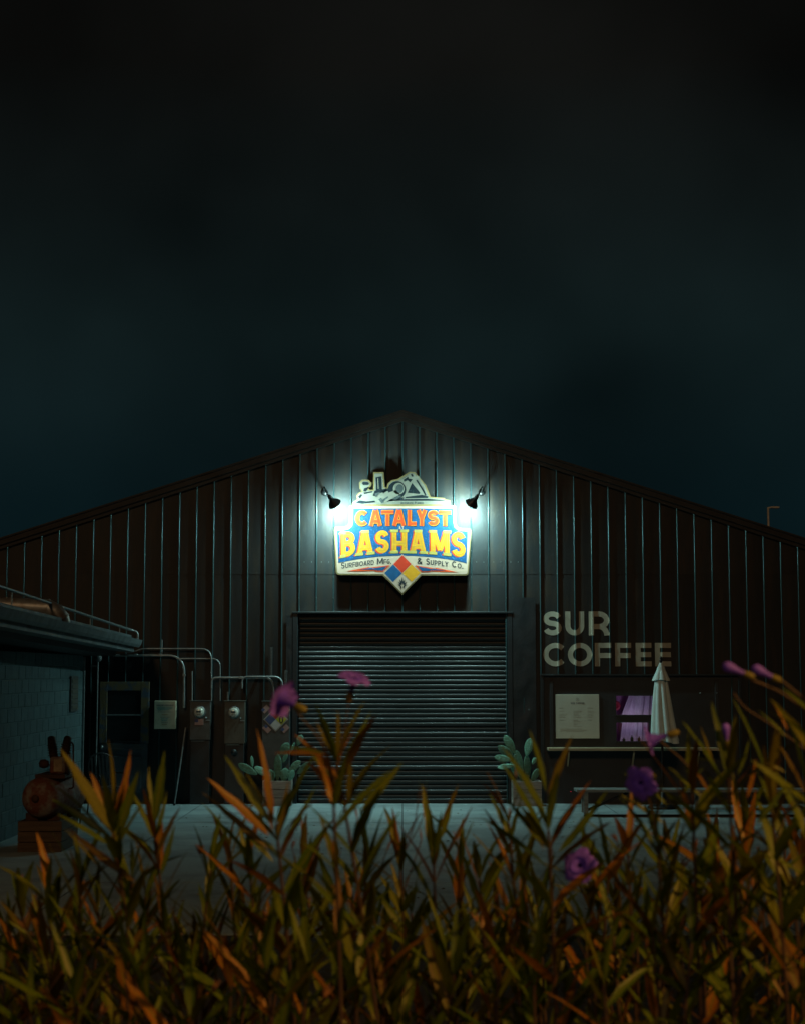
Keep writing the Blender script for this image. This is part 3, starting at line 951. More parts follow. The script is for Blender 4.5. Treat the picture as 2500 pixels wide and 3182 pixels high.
# ------------------------------------------------------------------ two barn lights
def barn_light(px, py, s, label):
    """s = +1: left lamp, shining to the right"""
    LY = -0.72
    c = at(px, py, LY)
    ax = Vector((s * 0.50, 0.56, -0.68)).normalized()
    w = at(px - s * 30, py - 34, 0.0)
    root = thing('barn_light', label, 'lamp', (w.x, 0, w.z), 'barn lights beside the sign')
    MB().lathe([(0.0, 0), (0.06, 0.0), (0.06, 0.012), (0.03, 0.03), (0.0, 0.03)], (w.x, -0.046, w.z), (0, -1, 0), 16).build('wall_plate', M_lampblk, root)
    neck = c - ax * 0.20
    G = 1.0
    sz = lambda pr: [(a * G, b * G) for a, b in pr]
    path = bend([(w.x, -0.05, w.z), (w.x, -0.48, w.z + 0.07), tuple(neck - ax * 0.07), tuple(neck)], 0.12, 6)
    MB().tube(path, 0.013, 10).build('arm', M_lampblk, root)
    MB().lathe(sz([(0.0, -0.012), (0.026, -0.012), (0.030, 0.0), (0.034, 0.055), (0.042, 0.085), (0.070, 0.13), (0.105, 0.17), (0.118, 0.205), (0.122, 0.208)]), neck, ax, 28).build('shade', M_lampblk, root)
    MB().lathe(sz([(0.119, 0.206), (0.114, 0.203), (0.101, 0.168), (0.066, 0.128), (0.036, 0.09), (0.0, 0.088)]), neck, ax, 28).build('shade_lining', M_lampin, root)
    MB().lathe(sz([(0.0, 0.09), (0.012, 0.092), (0.014, 0.12), (0.026, 0.145), (0.026, 0.16), (0.016, 0.178), (0.0, 0.184)]), neck, ax, 14).build('bulb', M_bulb, root)
    ld = bpy.data.lights.new('barn_light_bulb', 'POINT')
    ld.energy = LAMP_W
    ld.color = LAMP_COL
    ld.shadow_soft_size = 0.075
    lo = link('bulb_light', ld, root, neck + ax * 0.19 - Vector((w.x, 0, w.z)))
    root.children[-1]
    return root


barn_light(1040, 1566, 1, 'black bell shaped wall light left of the shop sign')
barn_light(1464, 1566, -1, 'black bell shaped wall light right of the shop sign')

# ------------------------------------------------------------------ block building on the left
BX, BY0 = -5.45, -1.0
bb = thing('block_building', 'low teal painted concrete block building with overhanging roof at left edge', 'building', (BX, BY0, 0))
BH, BL = 0.2, 0.4
rows, cols = 13, 18
ZT = 2.56
MB().box(BX - 0.20, BX - 0.010, BY0 - cols * BL, BY0 - 0.004, 0, ZT).build('mortar_core', M_mortar, bb)
blk = MB().bbox(-0.12, 0.0, -BL + 0.005, -0.005, 0.005, BH - 0.005, 0.006).mesh('block', M_block)
hblk = MB().bbox(-0.12, 0.0, -BL / 2 + 0.005, -0.005, 0.005, BH - 0.005, 0.006).mesh('half_block', M_block)
rng = random.Random(3)
for r in range(rows - 0):
    z = r * BH
    if z + BH > ZT + 0.05: break
    y = 0.0
    if r % 2:
        link('block', hblk, bb, Vector((rng.uniform(-0.002, 0.002), y, z))); y -= BL / 2
    for c in range(cols):
        if y - BL < -cols * BL - 0.01: break
        link('block', blk, bb, Vector((rng.uniform(-0.0025, 0.0025), y, z))); y -= BL
MB().bbox(BX - 0.22, BX + 0.035, BY0 - 0.004, BY0 + 0.03, 0.0, ZT, 0.004).build('corner_trim', M_steel, bb)
MB().box(BX - 4.0, BX - 0.21, BY0 - 0.1, BY0, 0, ZT).build('back_wall', M_block, bb)
# roof slab, fascia, gutter (falls gently to the back)
GX = -4.60
def gz(y): return 2.86 + (y + 0.6) * (-0.0185)
ry0, ry1 = -0.55, -10.5
mb = MB()
vs = []
for y in (ry0, ry1):
    d = gz(y) - 2.86
    vs += [(GX - 0.06, y, 2.66 + d), (BX - 4.2, y, 2.66 + d), (BX - 4.2, y, 3.02 + d), (GX - 0.06, y, 2.885 + d)]
mb.add(vs, [(0, 1, 2, 3), (4, 7, 6, 5), (0, 4, 5, 1), (1, 5, 6, 2), (2, 6, 7, 3), (3, 7, 4, 0)])
mb.build('roof', M_gutter, bb)
mb = MB()
vs = []
for y in (BY0 + 0.05, ry1):
    d = gz(y) - 2.86
    vs += [(BX - 3.9, y, 2.55), (GX - 0.30, y, 2.58 + d), (GX - 0.30, y, 2.659 + d), (BX - 3.9, y, 2.659 + d)]
mb.add(vs, [(0, 1, 2, 3), (4, 7, 6, 5), (0, 4, 5, 1), (1, 5, 6, 2), (2, 6, 7, 3), (3, 7, 4, 0)])
mb.build('soffit', M_dark, bb)
gp = [(-0.058, 0.0), (-0.058, -0.115), (0.02, -0.125), (0.055, -0.085), (0.075, -0.03), (0.085, 0.0), (0.072, 0.004), (0.062, -0.03), (0.045, -0.08), (0.015, -0.112), (-0.05, -0.105), (-0.05, 0.0)]
def extr(prof, x, ya, yb, n=1):
    mb = MB(); vs = []; m = len(prof)
    for j in range(n + 1):
        y = ya + (yb - ya) * j / n
        for (dx, dz) in prof:
            vs.append((x + dx, y, gz(y) + dz))
    fs = [(j * m + i, j * m + (i + 1) % m, (j + 1) * m + (i + 1) % m, (j + 1) * m + i) for j in range(n) for i in range(m)]
    fs += [tuple(range(m)), tuple(range(n * m, n * m + m))[::-1]]
    return mb.add(vs, fs)
extr(gp, GX, ry0 + 0.03, ry1, 8).build('gutter', M_gutter, bb)
extr([(-0.075, 0.02), (-0.063, 0.02), (-0.063, 0.075), (-0.40, 0.16), (-0.40, 0.14), (-0.075, 0.06)], GX, ry0 - 0.25, ry1, 6).build('roof_edge_flashing', M_gutter, bb)
# vent duct on the roof
dy = -6.4
p0, p1, p2 = at(20, 1884, dy), at(150, 1890, dy), at(188, 1922, dy)
pth = [Vector((p0.x - 1.6, dy, p0.z)), p0, p1]
for t in (0.5, 1.0):
    pth.append(p1.lerp(p2, t) + Vector((0.03 * (1 - t), 0, 0.03 * (1 - t))))
pth.append(pth[-1] + Vector((0.0, 0.05, -0.05)))
dk = MB().tube(pth, 0.125, 18)
for i in range(1, len(pth) - 1):
    d = (pth[i + 1] - pth[i - 1]).normalized()
    dk.tube([pth[i] - d * 0.008, pth[i] + d * 0.008], 0.131, 18)
dk.build('vent_duct', M_duct, bb)

# conduit rail over the block roof
q = [at(-60, 1803, -9.9), at(404, 1957, -0.62), at(427, 1968, -0.56), at(427, 1992, -0.56)]
cr = thing('roof_conduit', 'long pale pipe sloping above the gutter of the block building', 'pipe', tuple(q[3]))
MB().tube(bend([tuple(p) for p in q[:2]] + [tuple(at(428, 1964, -0.56)), tuple(q[3])], 0.10, 6), 0.022, 10).build('pipe', M_steel, cr)
cl = MB()
for t in (0.15, 0.4, 0.65, 0.9):
    p = q[0].lerp(q[1], t)
    cl.beam((p.x, p.y, gz(p.y) + 0.03), (p.x, p.y, p.z), 0.012, 0.03, (0, 1, 0))
cl.build('stand_off', M_steel, cr)

# narrow cover plate on the block wall
tq = at(252, 2155, -1.7)
th = thing('narrow_vent', 'narrow grey vertical vent box on the teal block wall', 'vent', (BX, -1.75, 1.65))
MB().bbox(BX + 0.0, BX + 0.035, -2.10, -1.55, 1.66, 2.24, 0.004).build('box', M_box, th)
for i in range(6):
    MB().bbox(BX + 0.034, BX + 0.045, -2.06, -1.59, 1.70 + i * 0.085, 1.76 + i * 0.085, 0.003).build('louvre', M_box2, th)

# pole-mounted round flood light in the gap
c = at(306, 2046, -0.35)
fl_ = thing('round_wall_lamp', 'unlit round lamp on a thin post in the gap beside the block wall', 'lamp', (c.x, -0.35, 0))
MB().lathe([(0.0, 0.0), (0.055, 0.0), (0.062, 0.014), (0.062, 0.05), (0.03, 0.08), (0.0, 0.085)], (c.x, -0.40, c.z), (0, 1, 0), 22).build('lamp_head', M_gutter, fl_)
MB().tube([(c.x - 0.006, -0.36, 0.0), (c.x - 0.006, -0.36, c.z - 0.04)], 0.014, 8).build('post', M_steel, fl_)
MB().beam((c.x - 0.13, -0.36, Zp(2070, -0.36)), (c.x - 0.02, -0.36, Zp(2070, -0.36)), 0.02, 0.03).build('bracket', M_steel, fl_)

# ------------------------------------------------------------------ conduits on the wall
def conduit(label, pts, r=0.017, rb=0.22, Y=-0.075, clamps=()):
    W = [at(px, py, Y) for px, py in pts]
    root = thing('conduit', label, 'pipe', tuple(W[-1]), 'grey conduits on the warehouse wall')
    MB().tube(bend([tuple(p) for p in W], rb, 8), r, 10).build('pipe', M_steel, root)
    for (px, py) in clamps:
        p = at(px, py, Y)
        MB().bbox(p.x - 0.026, p.x + 0.026, Y - 0.024, -0.002, p.z - 0.022, p.z + 0.022, 0.003).build('clamp', M_steel, root)
    return root


conduit('thick grey conduit bending down between the notice box and the flag meter', [(352, 2037), (572, 2037), (572, 2200)], 0.022, 0.30, -0.085, [(422, 2036), (498, 2036), (572, 2098), (530, 2086 + 0)][:3])
conduit('upper thin grey conduit leaving the gutter and bending down', [(388, 2026), (415, 2026), (440, 2016), (657, 2016), (657, 2178)], 0.013, 0.20, -0.11)
conduit('lower thin grey conduit bending down right of the flag meter', [(548, 2047), (684, 2047), (684, 2178)], 0.012, 0.16, -0.095)
conduit('pale conduit arching into the diamond sticker box', [(657, 2140), (657, 2106), (848, 2106), (852, 2178)], 0.020, 0.17, -0.12, [(748, 2106), (800, 2106)])
conduit('second pale conduit arching behind the purple flower', [(752, 2140), (752, 2103), (876, 2103), (880, 2180)], 0.016, 0.15, -0.155)
conduit('straight upright conduit above the flag meter box', [(597, 2086), (597, 2182)], 0.014, 0.1, -0.10)
conduit('short upright conduit above the plain meter box', [(708, 2150), (708, 2182)], 0.018, 0.1, -0.10)
conduit('short upright pipe stub above the thick conduit', [(503, 1988), (503, 2034)], 0.011, 0.1, -0.075)
for px, y0_, y1_, lb in ((843, 2012, 2106, 'long perforated strut channel beside the roller door'), (887, 2084, 2180, 'short perforated strut channel next to the door jamb')):
    a_, b_ = at(px, y0_, -0.06), at(px, y1_, -0.06)
    st = thing('strut_channel', lb, 'bracket', tuple(b_))
    mb = MB()
    mb.bbox(a_.x - 0.02, a_.x + 0.02, -0.070, -0.045, b_.z, a_.z, 0.003)
    mb.build('channel', M_box, st)
    mb = MB()
    n = int((a_.z - b_.z) / 0.05)
    for i in range(n):
        mb.box(a_.x - 0.007, a_.x + 0.007, -0.0715, -0.069, b_.z + 0.015 + i * 0.05, b_.z + 0.04 + i * 0.05)
    mb.build('slots', M_dark, st)
# leaning pole
a_, b_ = at(577, 2262, -0.12), at(541, 2502, -0.42)
lp = thing('leaning_pole', 'thin pale pole leaning against the wall left of the flag meter', 'pole', (b_.x, b_.y, 0))
MB().tube([(b_.x, b_.y, 0.0), tuple(a_)], 0.016, 8).build('pole', M_steel, lp)
MB().tube([(b_.x, b_.y, 0.0), (b_.x + (a_.x - b_.x) * 0.03, b_.y + (a_.y - b_.y) * 0.03, a_.z * 0.03)], 0.020, 8).build('foot', M_iron, lp)

# ------------------------------------------------------------------ meter boxes
def flag(parent, cx, cz, w, h, y, rot=0.0):
    ca, sa = math.cos(rot), math.sin(rot)
    T = lambda u, v: (cx + (u * ca - v * sa), cz + (u * sa + v * ca))
    rect = lambda u0, u1, v0, v1: [T(u0, v0), T(u1, v0), T(u1, v1), T(u0, v1)]
    o = MB().prism(rect(-w / 2, w / 2, -h / 2, h / 2), y - 0.003, y).build('flag_sticker', M_stwhite, parent)
    mb = MB()
    for i in range(7):
        v0 = h / 2 - (2 * i + 1) * h / 13
        mb.prism(rect(-w / 2 + 0.001, w / 2 - 0.001, v0, v0 + h / 13), y - 0.0045, y - 0.0028)
    mb.build('stripes', M_pink, o)
    MB().prism(rect(-w / 2 + 0.0005, -w * 0.1, h / 2 - h * 7 / 13, h / 2 - 0.0005), y - 0.0062, y - 0.0044).build('canton', M_stblue, o)
    return o


def meter_box(label, p0, p1, q0, q1, m, has_meter=True, Y=-0.22, lower=None):
    x0, x1 = Xp(p0, 2230, Y), Xp(p1, 2230, Y)
    z0, z1 = Zp(q1, Y), Zp(q0, Y)
    root = thing('meter_box', label, 'meter box', ((x0 + x1) / 2, Y, 0.0), 'electric meter boxes on the wall')
    MB().bbox(x0, x1, Y, -0.0445, z0, z1, 0.008).build('cabinet', m, root)
    MB().bbox(x0 - 0.012, x1 + 0.012, Y - 0.018, -0.046, z1 + 0.001, z1 + 0.016, 0.004).build('rain_lip', m, root)
    if lower:
        zl = Zp(lower, Y)
        MB().bbox(x0 + 0.01, x1 - 0.01, Y + 0.02, -0.0445, 0.006, z0 - 0.004, 0.008).build('lower_cabinet', M_lowbox, root)
        MB().bbox(x0 + 0.03, x1 - 0.10, Y - 0.006, Y + 0.019, z0 - 0.030, z0 - 0.012, 0.003).build('lower_latch', m, root)
    if has_meter:
        cx, cz = (x0 + x1) / 2 - (x1 - x0) * 0.03, z1 - (z1 - z0) * has_meter
        mt = MB().lathe([(0.098, 0.0), (0.098, 0.02), (0.086, 0.024), (0.084, 0.07), (0.075, 0.095), (0.05, 0.108), (0.0, 0.112)], (cx, Y + 0.001, cz), (0, -1, 0), 26).build('meter', M_glass_meter, root)
        MB().lathe([(0.100, 0.0), (0.106, 0.008), (0.106, 0.022), (0.099, 0.028)], (cx, Y, cz), (0, -1, 0), 26).build('meter_ring', M_steel, mt)
        fc = MB()
        fc.box(cx - 0.045, cx + 0.035, Y - 0.1145, Y - 0.10, cz - 0.005, cz + 0.025)
        fc.box(cx - 0.03, cx + 0.03, Y - 0.1085, Y - 0.095, cz - 0.045, cz - 0.035)
        fc.build('dial', M_mid, mt)
        MB().lathe([(0.0, 0), (0.016, 0), (0.016, 0.03), (0.0, 0.034)], (cx + 0.115, Y + 0.001, cz - 0.10), (0, -1, 0), 10).build('seal', M_steel, root)
        MB().bbox(cx + 0.11, x1 - 0.002, Y - 0.006, Y + 0.002, cz - 0.150, cz - 0.138, 0.002).build('hasp', M_steel, root)
    return root, (x0, x1, z0, z1)


Yb = -0.22
mbx, (x0, x1, z0, z1) = meter_box('dark grey meter box with a small flag sticker under its round meter', 590, 654, 2180, 2300, M_box, 0.275, Yb, 2495)
flag(mbx, Xp(619, 2244, Yb), Zp(2244, Yb), 0.155, 0.105, Yb - 0.001)
mbx2, _ = meter_box('plain olive grey meter box in the middle, round meter and no sticker', 697, 761, 2180, 2312, M_box2, 0.26, Yb, 2495)
cx, cz = Xp(727, 2338, Yb), Zp(2338, Yb)
MB().lathe([(0.055, 0.0), (0.055, 0.05), (0.04, 0.07), (0.0, 0.08)], (cx, Yb + 0.019, cz), (0, -1, 0), 18).build('knob', M_trim, mbx2)
mbx3, _ = meter_box('dark meter box with a hazard diamond and flag stickers beside the roller door', 814, 900, 2181, 2392, M_box, 0, Yb, 2495)
dcx, dcz, dh = Xp(857, 2236, Yb), Zp(2236, Yb), 0.215
def dia(cx, cz, h): return [(cx, cz + h), (cx + h, cz), (cx, cz - h), (cx - h, cz)]
ds = MB().prism(dia(dcx, dcz, dh), Yb - 0.004, Yb).build('hazard_sticker', M_stwhite, mbx3)
MB().prism(dia(dcx, dcz, dh - 0.012), Yb - 0.005, Yb - 0.003).build('sticker_line', M_ink, ds)
MB().prism(dia(dcx, dcz, dh - 0.018), Yb - 0.006, Yb - 0.004).build('sticker_face', M_stwhite, ds)
hq = (dh - 0.022) / 2
for nm, m, ox, oz in (('red_quarter', M_stred, 0, hq), ('blue_quarter', M_stblue, -hq, 0), ('yellow_quarter', M_styel, hq, 0), ('white_quarter', M_stwhite, 0, -hq)):
    MB().prism(dia(dcx + ox, dcz + oz, hq - 0.002), Yb - 0.0085, Yb - 0.0055).build(nm, m, ds)
zz = MB()
letter(zz, '0', 0.55, 0.13, lambda u, v: (dcx + hq - 0.038 + u * 0.135, dcz - 0.068 + v * 0.135), Yb - 0.010, Yb - 0.008)
zz.build('zero', M_ink, ds)
for ox, oz, rt in ((-0.18, 0.18, 45), (0.18, 0.18, -45), (-0.155, -0.165, -45), (0.165, -0.16, 45)):
    flag(mbx3, dcx + ox, dcz + oz, 0.135, 0.09, Yb - 0.0005, R(rt))
# cream notice box
ny = -0.20
nx0, nx1, nz0, nz1 = Xp(479, 2220, ny), Xp(546, 2220, ny), Zp(2266, ny), Zp(2178, ny)
nb = thing('notice_box', 'cream electrical box with printed notice right of the old door', 'box', ((nx0 + nx1) / 2, ny, nz0))
MB().bbox(nx0, nx1, ny, -0.0445, nz0, nz1, 0.008).build('cabinet', M_notice, nb)
W_ = nx1 - nx0
rowsx = [(0.12, 0.90, 0.155, 0.020, M_print), (0.16, 0.86, 0.225, 0.012, M_teal), (0.14, 0.84, 0.275, 0.012, M_teal), (0.16, 0.70, 0.32, 0.012, M_teal), (0.18, 0.86, 0.395, 0.010, M_print), (0.36, 0.64, 0.49, 0.012, M_brownprint),
         (0.30, 0.72, 0.58, 0.009, M_print), (0.34, 0.66, 0.64, 0.012, M_teal), (0.36, 0.62, 0.70, 0.012, M_teal), (0.35, 0.65, 0.77, 0.008, M_print), (0.38, 0.6, 0.84, 0.008, M_brownprint)]
rng = random.Random(8)
for mm, nm in ((M_print, 'grey_notice_print'), (M_teal, 'teal_notice_print'), (M_brownprint, 'brown_notice_print')):
    mb = MB()
    for u0, u1, v, h, m in rowsx:
        if m is not mm: continue
        u = u0
        while u < u1:
            w = rng.uniform(0.03, 0.09)
            z = nz1 - v * (nz1 - nz0)
            mb.box(nx0 + u * W_, nx0 + min(u + w, u1) * W_, ny - 0.0015, ny + 0.002, z - h / 2, z + h / 2)
            u += w + 0.018
    mb.build(nm, mm, nb)

# ------------------------------------------------------------------ menu board
my = -0.024
mx0, mx1, mz0, mz1 = Xp(1725, 2220, my), Xp(1860, 2220, my), Zp(2295, my), Zp(2158, my)
mn = thing('menu_board', 'square cream menu board on the black wall left of the purple windows', 'sign', ((mx0 + mx1) / 2, my, mz0))
MB().bbox(mx0, mx1, my - 0.020, -0.0205, mz0, mz1, 0.003).build('board', M_paper, mn)
MW, MH = mx1 - mx0, mz1 - mz0
mb = MB()
yy = my - 0.0215
h_ = 0.032
xx = mx0 + MW * 0.345
for ch in 'SUR COFFEE':
    if ch != ' ':
        letter(mb, ch, 0.62, 0.2, lambda u, v: (xx + u * h_, mz1 - MH * 0.222 + v * h_), yy, my - 0.0195, eps=0.0002)
    xx += h_ * (0.80 if ch != ' ' else 0.5)
mb.build('heading', M_print, mn)
mb = MB()
ribbon(mb, arc(mx0 + MW * 0.5, mz1 - MH * 0.115, 0.026, 0.026, 0, 360, 20), 0.004, lambda a, b: (a, b), yy, my - 0.0195)
mb.prism([(mx0 + MW * 0.5 - 0.010, mz1 - MH * 0.115 - 0.010), (mx0 + MW * 0.5 + 0.012, mz1 - MH * 0.115 + 0.010), (mx0 + MW * 0.5 - 0.004, mz1 - MH * 0.115 + 0.006)], yy, my - 0.0195)
mb.build('emblem', M_print, mn)
mb = MB()
rng = random.Random(4)
M_faint = mat('faint_print', (0.36, 0.37, 0.32), 0.7)
for c, (u0, u1) in enumerate(((0.07, 0.27), (0.40, 0.60), (0.73, 0.93))):
    for i in range(13):
        v = 0.31 + i * 0.034
        if i in (1, 7) or (c != 1 and i > 8) or rng.random() < 0.15: continue
        hh = 0.010 if i in (0, 8) else 0.005
        mb.box(mx0 + u0 * MW, mx0 + (u0 + (u1 - u0) * rng.uniform(0.45, 1)) * MW, yy, my - 0.0195, mz1 - v * MH - hh / 2, mz1 - v * MH + hh / 2)
for i in range(3):
    v = 0.78 + i * 0.03
    mb.box(mx0 + 0.1 * MW, mx0 + rng.uniform(0.6, 0.75) * MW, yy, my - 0.0195, mz1 - v * MH - 0.002, mz1 - v * MH + 0.002)
mb.build('menu_print', M_faint, mn)

# ------------------------------------------------------------------ closed patio umbrella
UY = -1.0
ub = at(2056, 2300, UY)
um = thing('patio_umbrella', 'closed cream patio umbrella standing before the serving counter', 'umbrella', (ub.x, UY, 0))
zt, zbm = Zp(2060, UY), Zp(2306, UY)
MB().tube([(ub.x, UY, 0.05), (ub.x, UY, zt + 0.06)], 0.021, 10).build('pole', M_iron, um)
MB().lathe([(0.0, 0), (0.024, 0.0), (0.03, 0.02), (0.012, 0.035), (0.024, 0.055), (0.012, 0.085), (0.0, 0.09)], (ub.x, UY, zt + 0.02), (0, 0, 1), 12).build('finial', M_iron, um)
MB().lathe([(0.0, 0), (0.26, 0.0), (0.27, 0.03), (0.22, 0.06), (0.05, 0.075), (0.04, 0.30), (0.0, 0.30)], (ub.x, UY, 0.004), (0, 0, 1), 20).build('base', M_iron, um)
def folds(ztop, zbot, prof, nf, amp, ph, seg=96, nz=14, hem=0.0, drift=0.0):
    vs, fs = [], []
    for j in range(nz + 1):
        t = j / nz
        r0 = prof(t)
        for k in range(seg):
            a = 2 * math.pi * k / seg
            f = abs(math.sin(a * nf / 2 + ph + 0.5 * t * math.sin(a + 1)))
            r = r0 * (1 - amp * min(1, t * 2.5) * (1 - f ** 0.6))
            z = ztop + (zbot - ztop) * t
            if j == nz: z += hem * math.sin(a * 3 + 1)
            vs.append((ub.x + r * math.cos(a) + drift * t * t, UY + r * math.sin(a), z))
    for j in range(nz):
        for k in range(seg):
            k2 = (k + 1) % seg
            fs.append((j * seg + k, (j + 1) * seg + k, (j + 1) * seg + k2, j * seg + k2))
    return MB().add(vs, fs, True)
cn = folds(Zp(2072, UY), zbm, lambda t: 0.062 + 0.19 * t ** 0.8, 7, 0.36, 0.3, hem=0.025, drift=0.05).build('canopy', M_canvas, um)
folds(zt, Zp(2114, UY), lambda t: 0.026 + 0.135 * t ** 1.1, 6, 0.22, 0.0, nz=6, hem=0.012).build('vent_cape', M_canvas, cn)

# ------------------------------------------------------------------ long bench
bys, bye = -2.55, -2.1
L0, L1 = at(1789, 2460, -2.5).x, at(2560, 2460, -2.5).x
zs = at(1789, 2453, -2.5).z
bn = thing('bench', 'long low grey timber bench on the pavement below the serving counter', 'bench', (L0, -2.35, 0))
for i, yc in enumerate((-2.52, -2.36, -2.20)):
    MB().bbox(L0, L1, yc - 0.072, yc + 0.072, zs - 0.045, zs, 0.006).build('seat_plank', M_bench, bn)
for x in (L0 + 0.15, (L0 + L1) / 2, L1 - 0.18):
    for yc in (-2.52, -2.20):
        MB().bbox(x - 0.035, x + 0.035, yc - 0.035, yc + 0.035, 0.045, zs - 0.046, 0.004).build('leg', M_bench, bn)
    MB().bbox(x - 0.034, x + 0.034, -2.48, -2.24, zs - 0.11, zs - 0.047, 0.004).build('crosspiece', M_bench, bn)
xm = (L0 + L1) / 2
MB().beam((L0 + 0.20, -2.36, 0.10), (L0 + 0.85, -2.36, zs - 0.06), 0.04, 0.06, (0, 1, 0)).build('brace', M_iron, bn)
MB().beam((L1 - 0.24, -2.36, 0.10), (L1 - 0.9, -2.36, zs - 0.06), 0.04, 0.06, (0, 1, 0)).build('brace', M_iron, bn)
MB().bbox(L0 + 0.11, L1 - 0.11, -2.585, -2.556, 0.006, 0.045, 0.004).build('floor_rail', M_iron, bn)

# ------------------------------------------------------------------ planters and prickly pears
def planter(label, px0, px1, Y, top):
    x0, x1 = Xp(px0, 2470, Y), Xp(px1, 2470, Y)
    zt = Zp(top, Y)
    root = thing('planter', label, 'planter', ((x0 + x1) / 2, Y + 0.24, 0), 'timber planters either side of the roller door')
    d = 0.46
    n = 3
    h = (zt - 0.02) / n
    for i in range(n):
        z0 = 0.015 + i * h
        MB().bbox(x0, x1, Y, Y + 0.022, z0, z0 + h - 0.008, 0.003).build('plank', M_wood, root)
        MB().bbox(x0, x1, Y + d - 0.022, Y + d, z0, z0 + h - 0.008, 0.003).build('plank', M_wood, root)
        MB().bbox(x0, x0 + 0.022, Y + 0.023, Y + d - 0.023, z0, z0 + h - 0.008, 0.003).build('plank', M_wood, root)
        MB().bbox(x1 - 0.022, x1, Y + 0.023, Y + d - 0.023, z0, z0 + h - 0.008, 0.003).build('plank', M_wood, root)
    for cxx in (x0 + 0.03, x1 - 0.03):
        for cy in (Y + 0.03, Y + d - 0.03):
            MB().box(cxx - 0.007, cxx + 0.007, cy - 0.006, cy + 0.006, 0.004, zt - 0.03).build('corner_post', M_crate, root)
    MB().box(x0 + 0.025, x1 - 0.025, Y + 0.025, Y + d - 0.025, 0.1, zt - 0.045).build('soil', M_soil, root)
    return zt


pad_cache = {}
def pad_mesh(seed):
    if seed in pad_cache: return pad_cache[seed]
    rng = random.Random(seed)
    mb = MB()
    nu, nv = 16, 12
    vs, fs = [], []
    for j in range(nv + 1):
        t = j / nv
        w = math.sin(math.pi * t) ** 0.62 * (0.62 + 0.42 * t) * 0.5 / 0.98
        th = math.sin(math.pi * t) ** 0.5
        for i in range(nu):
            a = 2 * math.pi * i / nu
            x = w * math.cos(a); y = 0.085 * th * math.sin(a) + 0.03 * math.sin(t * 3 + seed)
            x += 0.02 * mnoise.noise(Vector((t * 3, a, seed)))
            vs.append((x, y, t))
    for j in range(nv):
        for i in range(nu):
            i2 = (i + 1) % nu
            fs.append((j * nu + i, j * nu + i2, (j + 1) * nu + i2, (j + 1) * nu + i))
    mb.add(vs, fs, True)
    me = mb.mesh('pad', M_cactus)
    sp = MB()
    for s in (-1, 1):
        for j in range(1, 7):
            t = 0.1 + j * 0.125
            w = math.sin(math.pi * t) ** 0.62 * (0.62 + 0.42 * t) * 0.5
            for i in range(-2, 3):
                x = w * 0.8 * i / 2.3 + (0.05 if j % 2 else 0)
                y = s * 0.08 * math.sqrt(max(0.05, 1 - (x / max(w, .01)) ** 2)) * math.sin(math.pi * t) ** 0.5 + 0.03 * math.sin(t * 3 + seed)
                if abs(x) > w * 0.93: continue
                sp.tube([(x, y - s * 0.004, t), (x + rng.uniform(-.02, .02), y + s * 0.06, t + rng.uniform(-.02, .03))], 0.006, 3, False, 0.001)
    pad_cache[seed] = (me, sp.mesh('spines', M_spine))
    return pad_cache[seed]


def cactus(label, pads, base, Y):
    b = at(base[0], base[1], Y)
    root = thing('prickly_pear', label, 'cactus', (b.x, Y, b.z), 'prickly pears in planters')
    rng = random.Random(int(base[0]))
    for i, (p0, p1, wpx, dy, yaw) in enumerate(pads):
        a_ = at(p0[0], p0[1], Y + dy); c_ = at(p1[0], p1[1], Y + dy)
        d = c_ - a_; L = d.length
        w = wpx / 177.0
        ang = math.atan2(d.x, d.z)
        M4 = Matrix.Translation(a_ - b) @ Matrix.Rotation(ang, 4, 'Y') @ Matrix.Rotation(R(yaw), 4, 'Z') @ Matrix.Diagonal((w * 1.05, max(w, 0.13) * 1.0, L, 1))
        me, sp = pad_mesh(i % 4 + 1)
        o = link('pad', me, root, matrix=M4)
        link('spines', sp, o)
    return root


PYR, PYL = -0.62, -0.62
planter('grey timber planter box right of the roller door', 1593, 1682, PYR, 2427)
planter('grey timber planter box left of the roller door', 815, 904, PYL, 2425)
cactus('pale green prickly pear in the right planter, pads fanning left', [
    ((1622, 2432), (1602, 2330), 36, 0.2, 25), ((1600, 2344), (1566, 2284), 30, 0.14, 10), ((1596, 2356), (1546, 2318), 30, 0.08, -15), ((1592, 2364), (1534, 2352), 24, 0.04, 12),
    ((1600, 2378), (1544, 2386), 22, 0.1, 30), ((1634, 2352), (1648, 2293), 30, 0.22, -20), ((1640, 2430), (1634, 2345), 34, 0.3, 40), ((1652, 2376), (1664, 2354), 15, 0.18, 0),
    ((1606, 2420), (1586, 2366), 24, 0.28, 35), ((1650, 2432), (1672, 2388), 24, 0.16, 20)], (1628, 2432), PYR)
cactus('pale green prickly pear in the left planter, pads spreading both ways', [
    ((846, 2436), (838, 2390), 30, 0.2, 20), ((838, 2412), (790, 2384), 26, 0.14, 20), ((800, 2408), (740, 2374), 28, 0.06, -10), ((784, 2388), (782, 2348), 15, 0.1, 45),
    ((862, 2430), (864, 2342), 30, 0.18, -20), ((872, 2350), (896, 2308), 32, 0.22, 10), ((900, 2345), (916, 2306), 16, 0.14, 55), ((924, 2318), (938, 2283), 24, 0.16, 10),
    ((880, 2432), (888, 2386), 32, 0.1, 15), ((896, 2402), (934, 2364), 26, 0.06, -12), ((922, 2406), (968, 2368), 26, 0.04, 14), ((898, 2430), (912, 2392), 26, 0.02, 40), ((878, 2372), (892, 2340), 18, 0.24, 30)], (862, 2432), PYL)

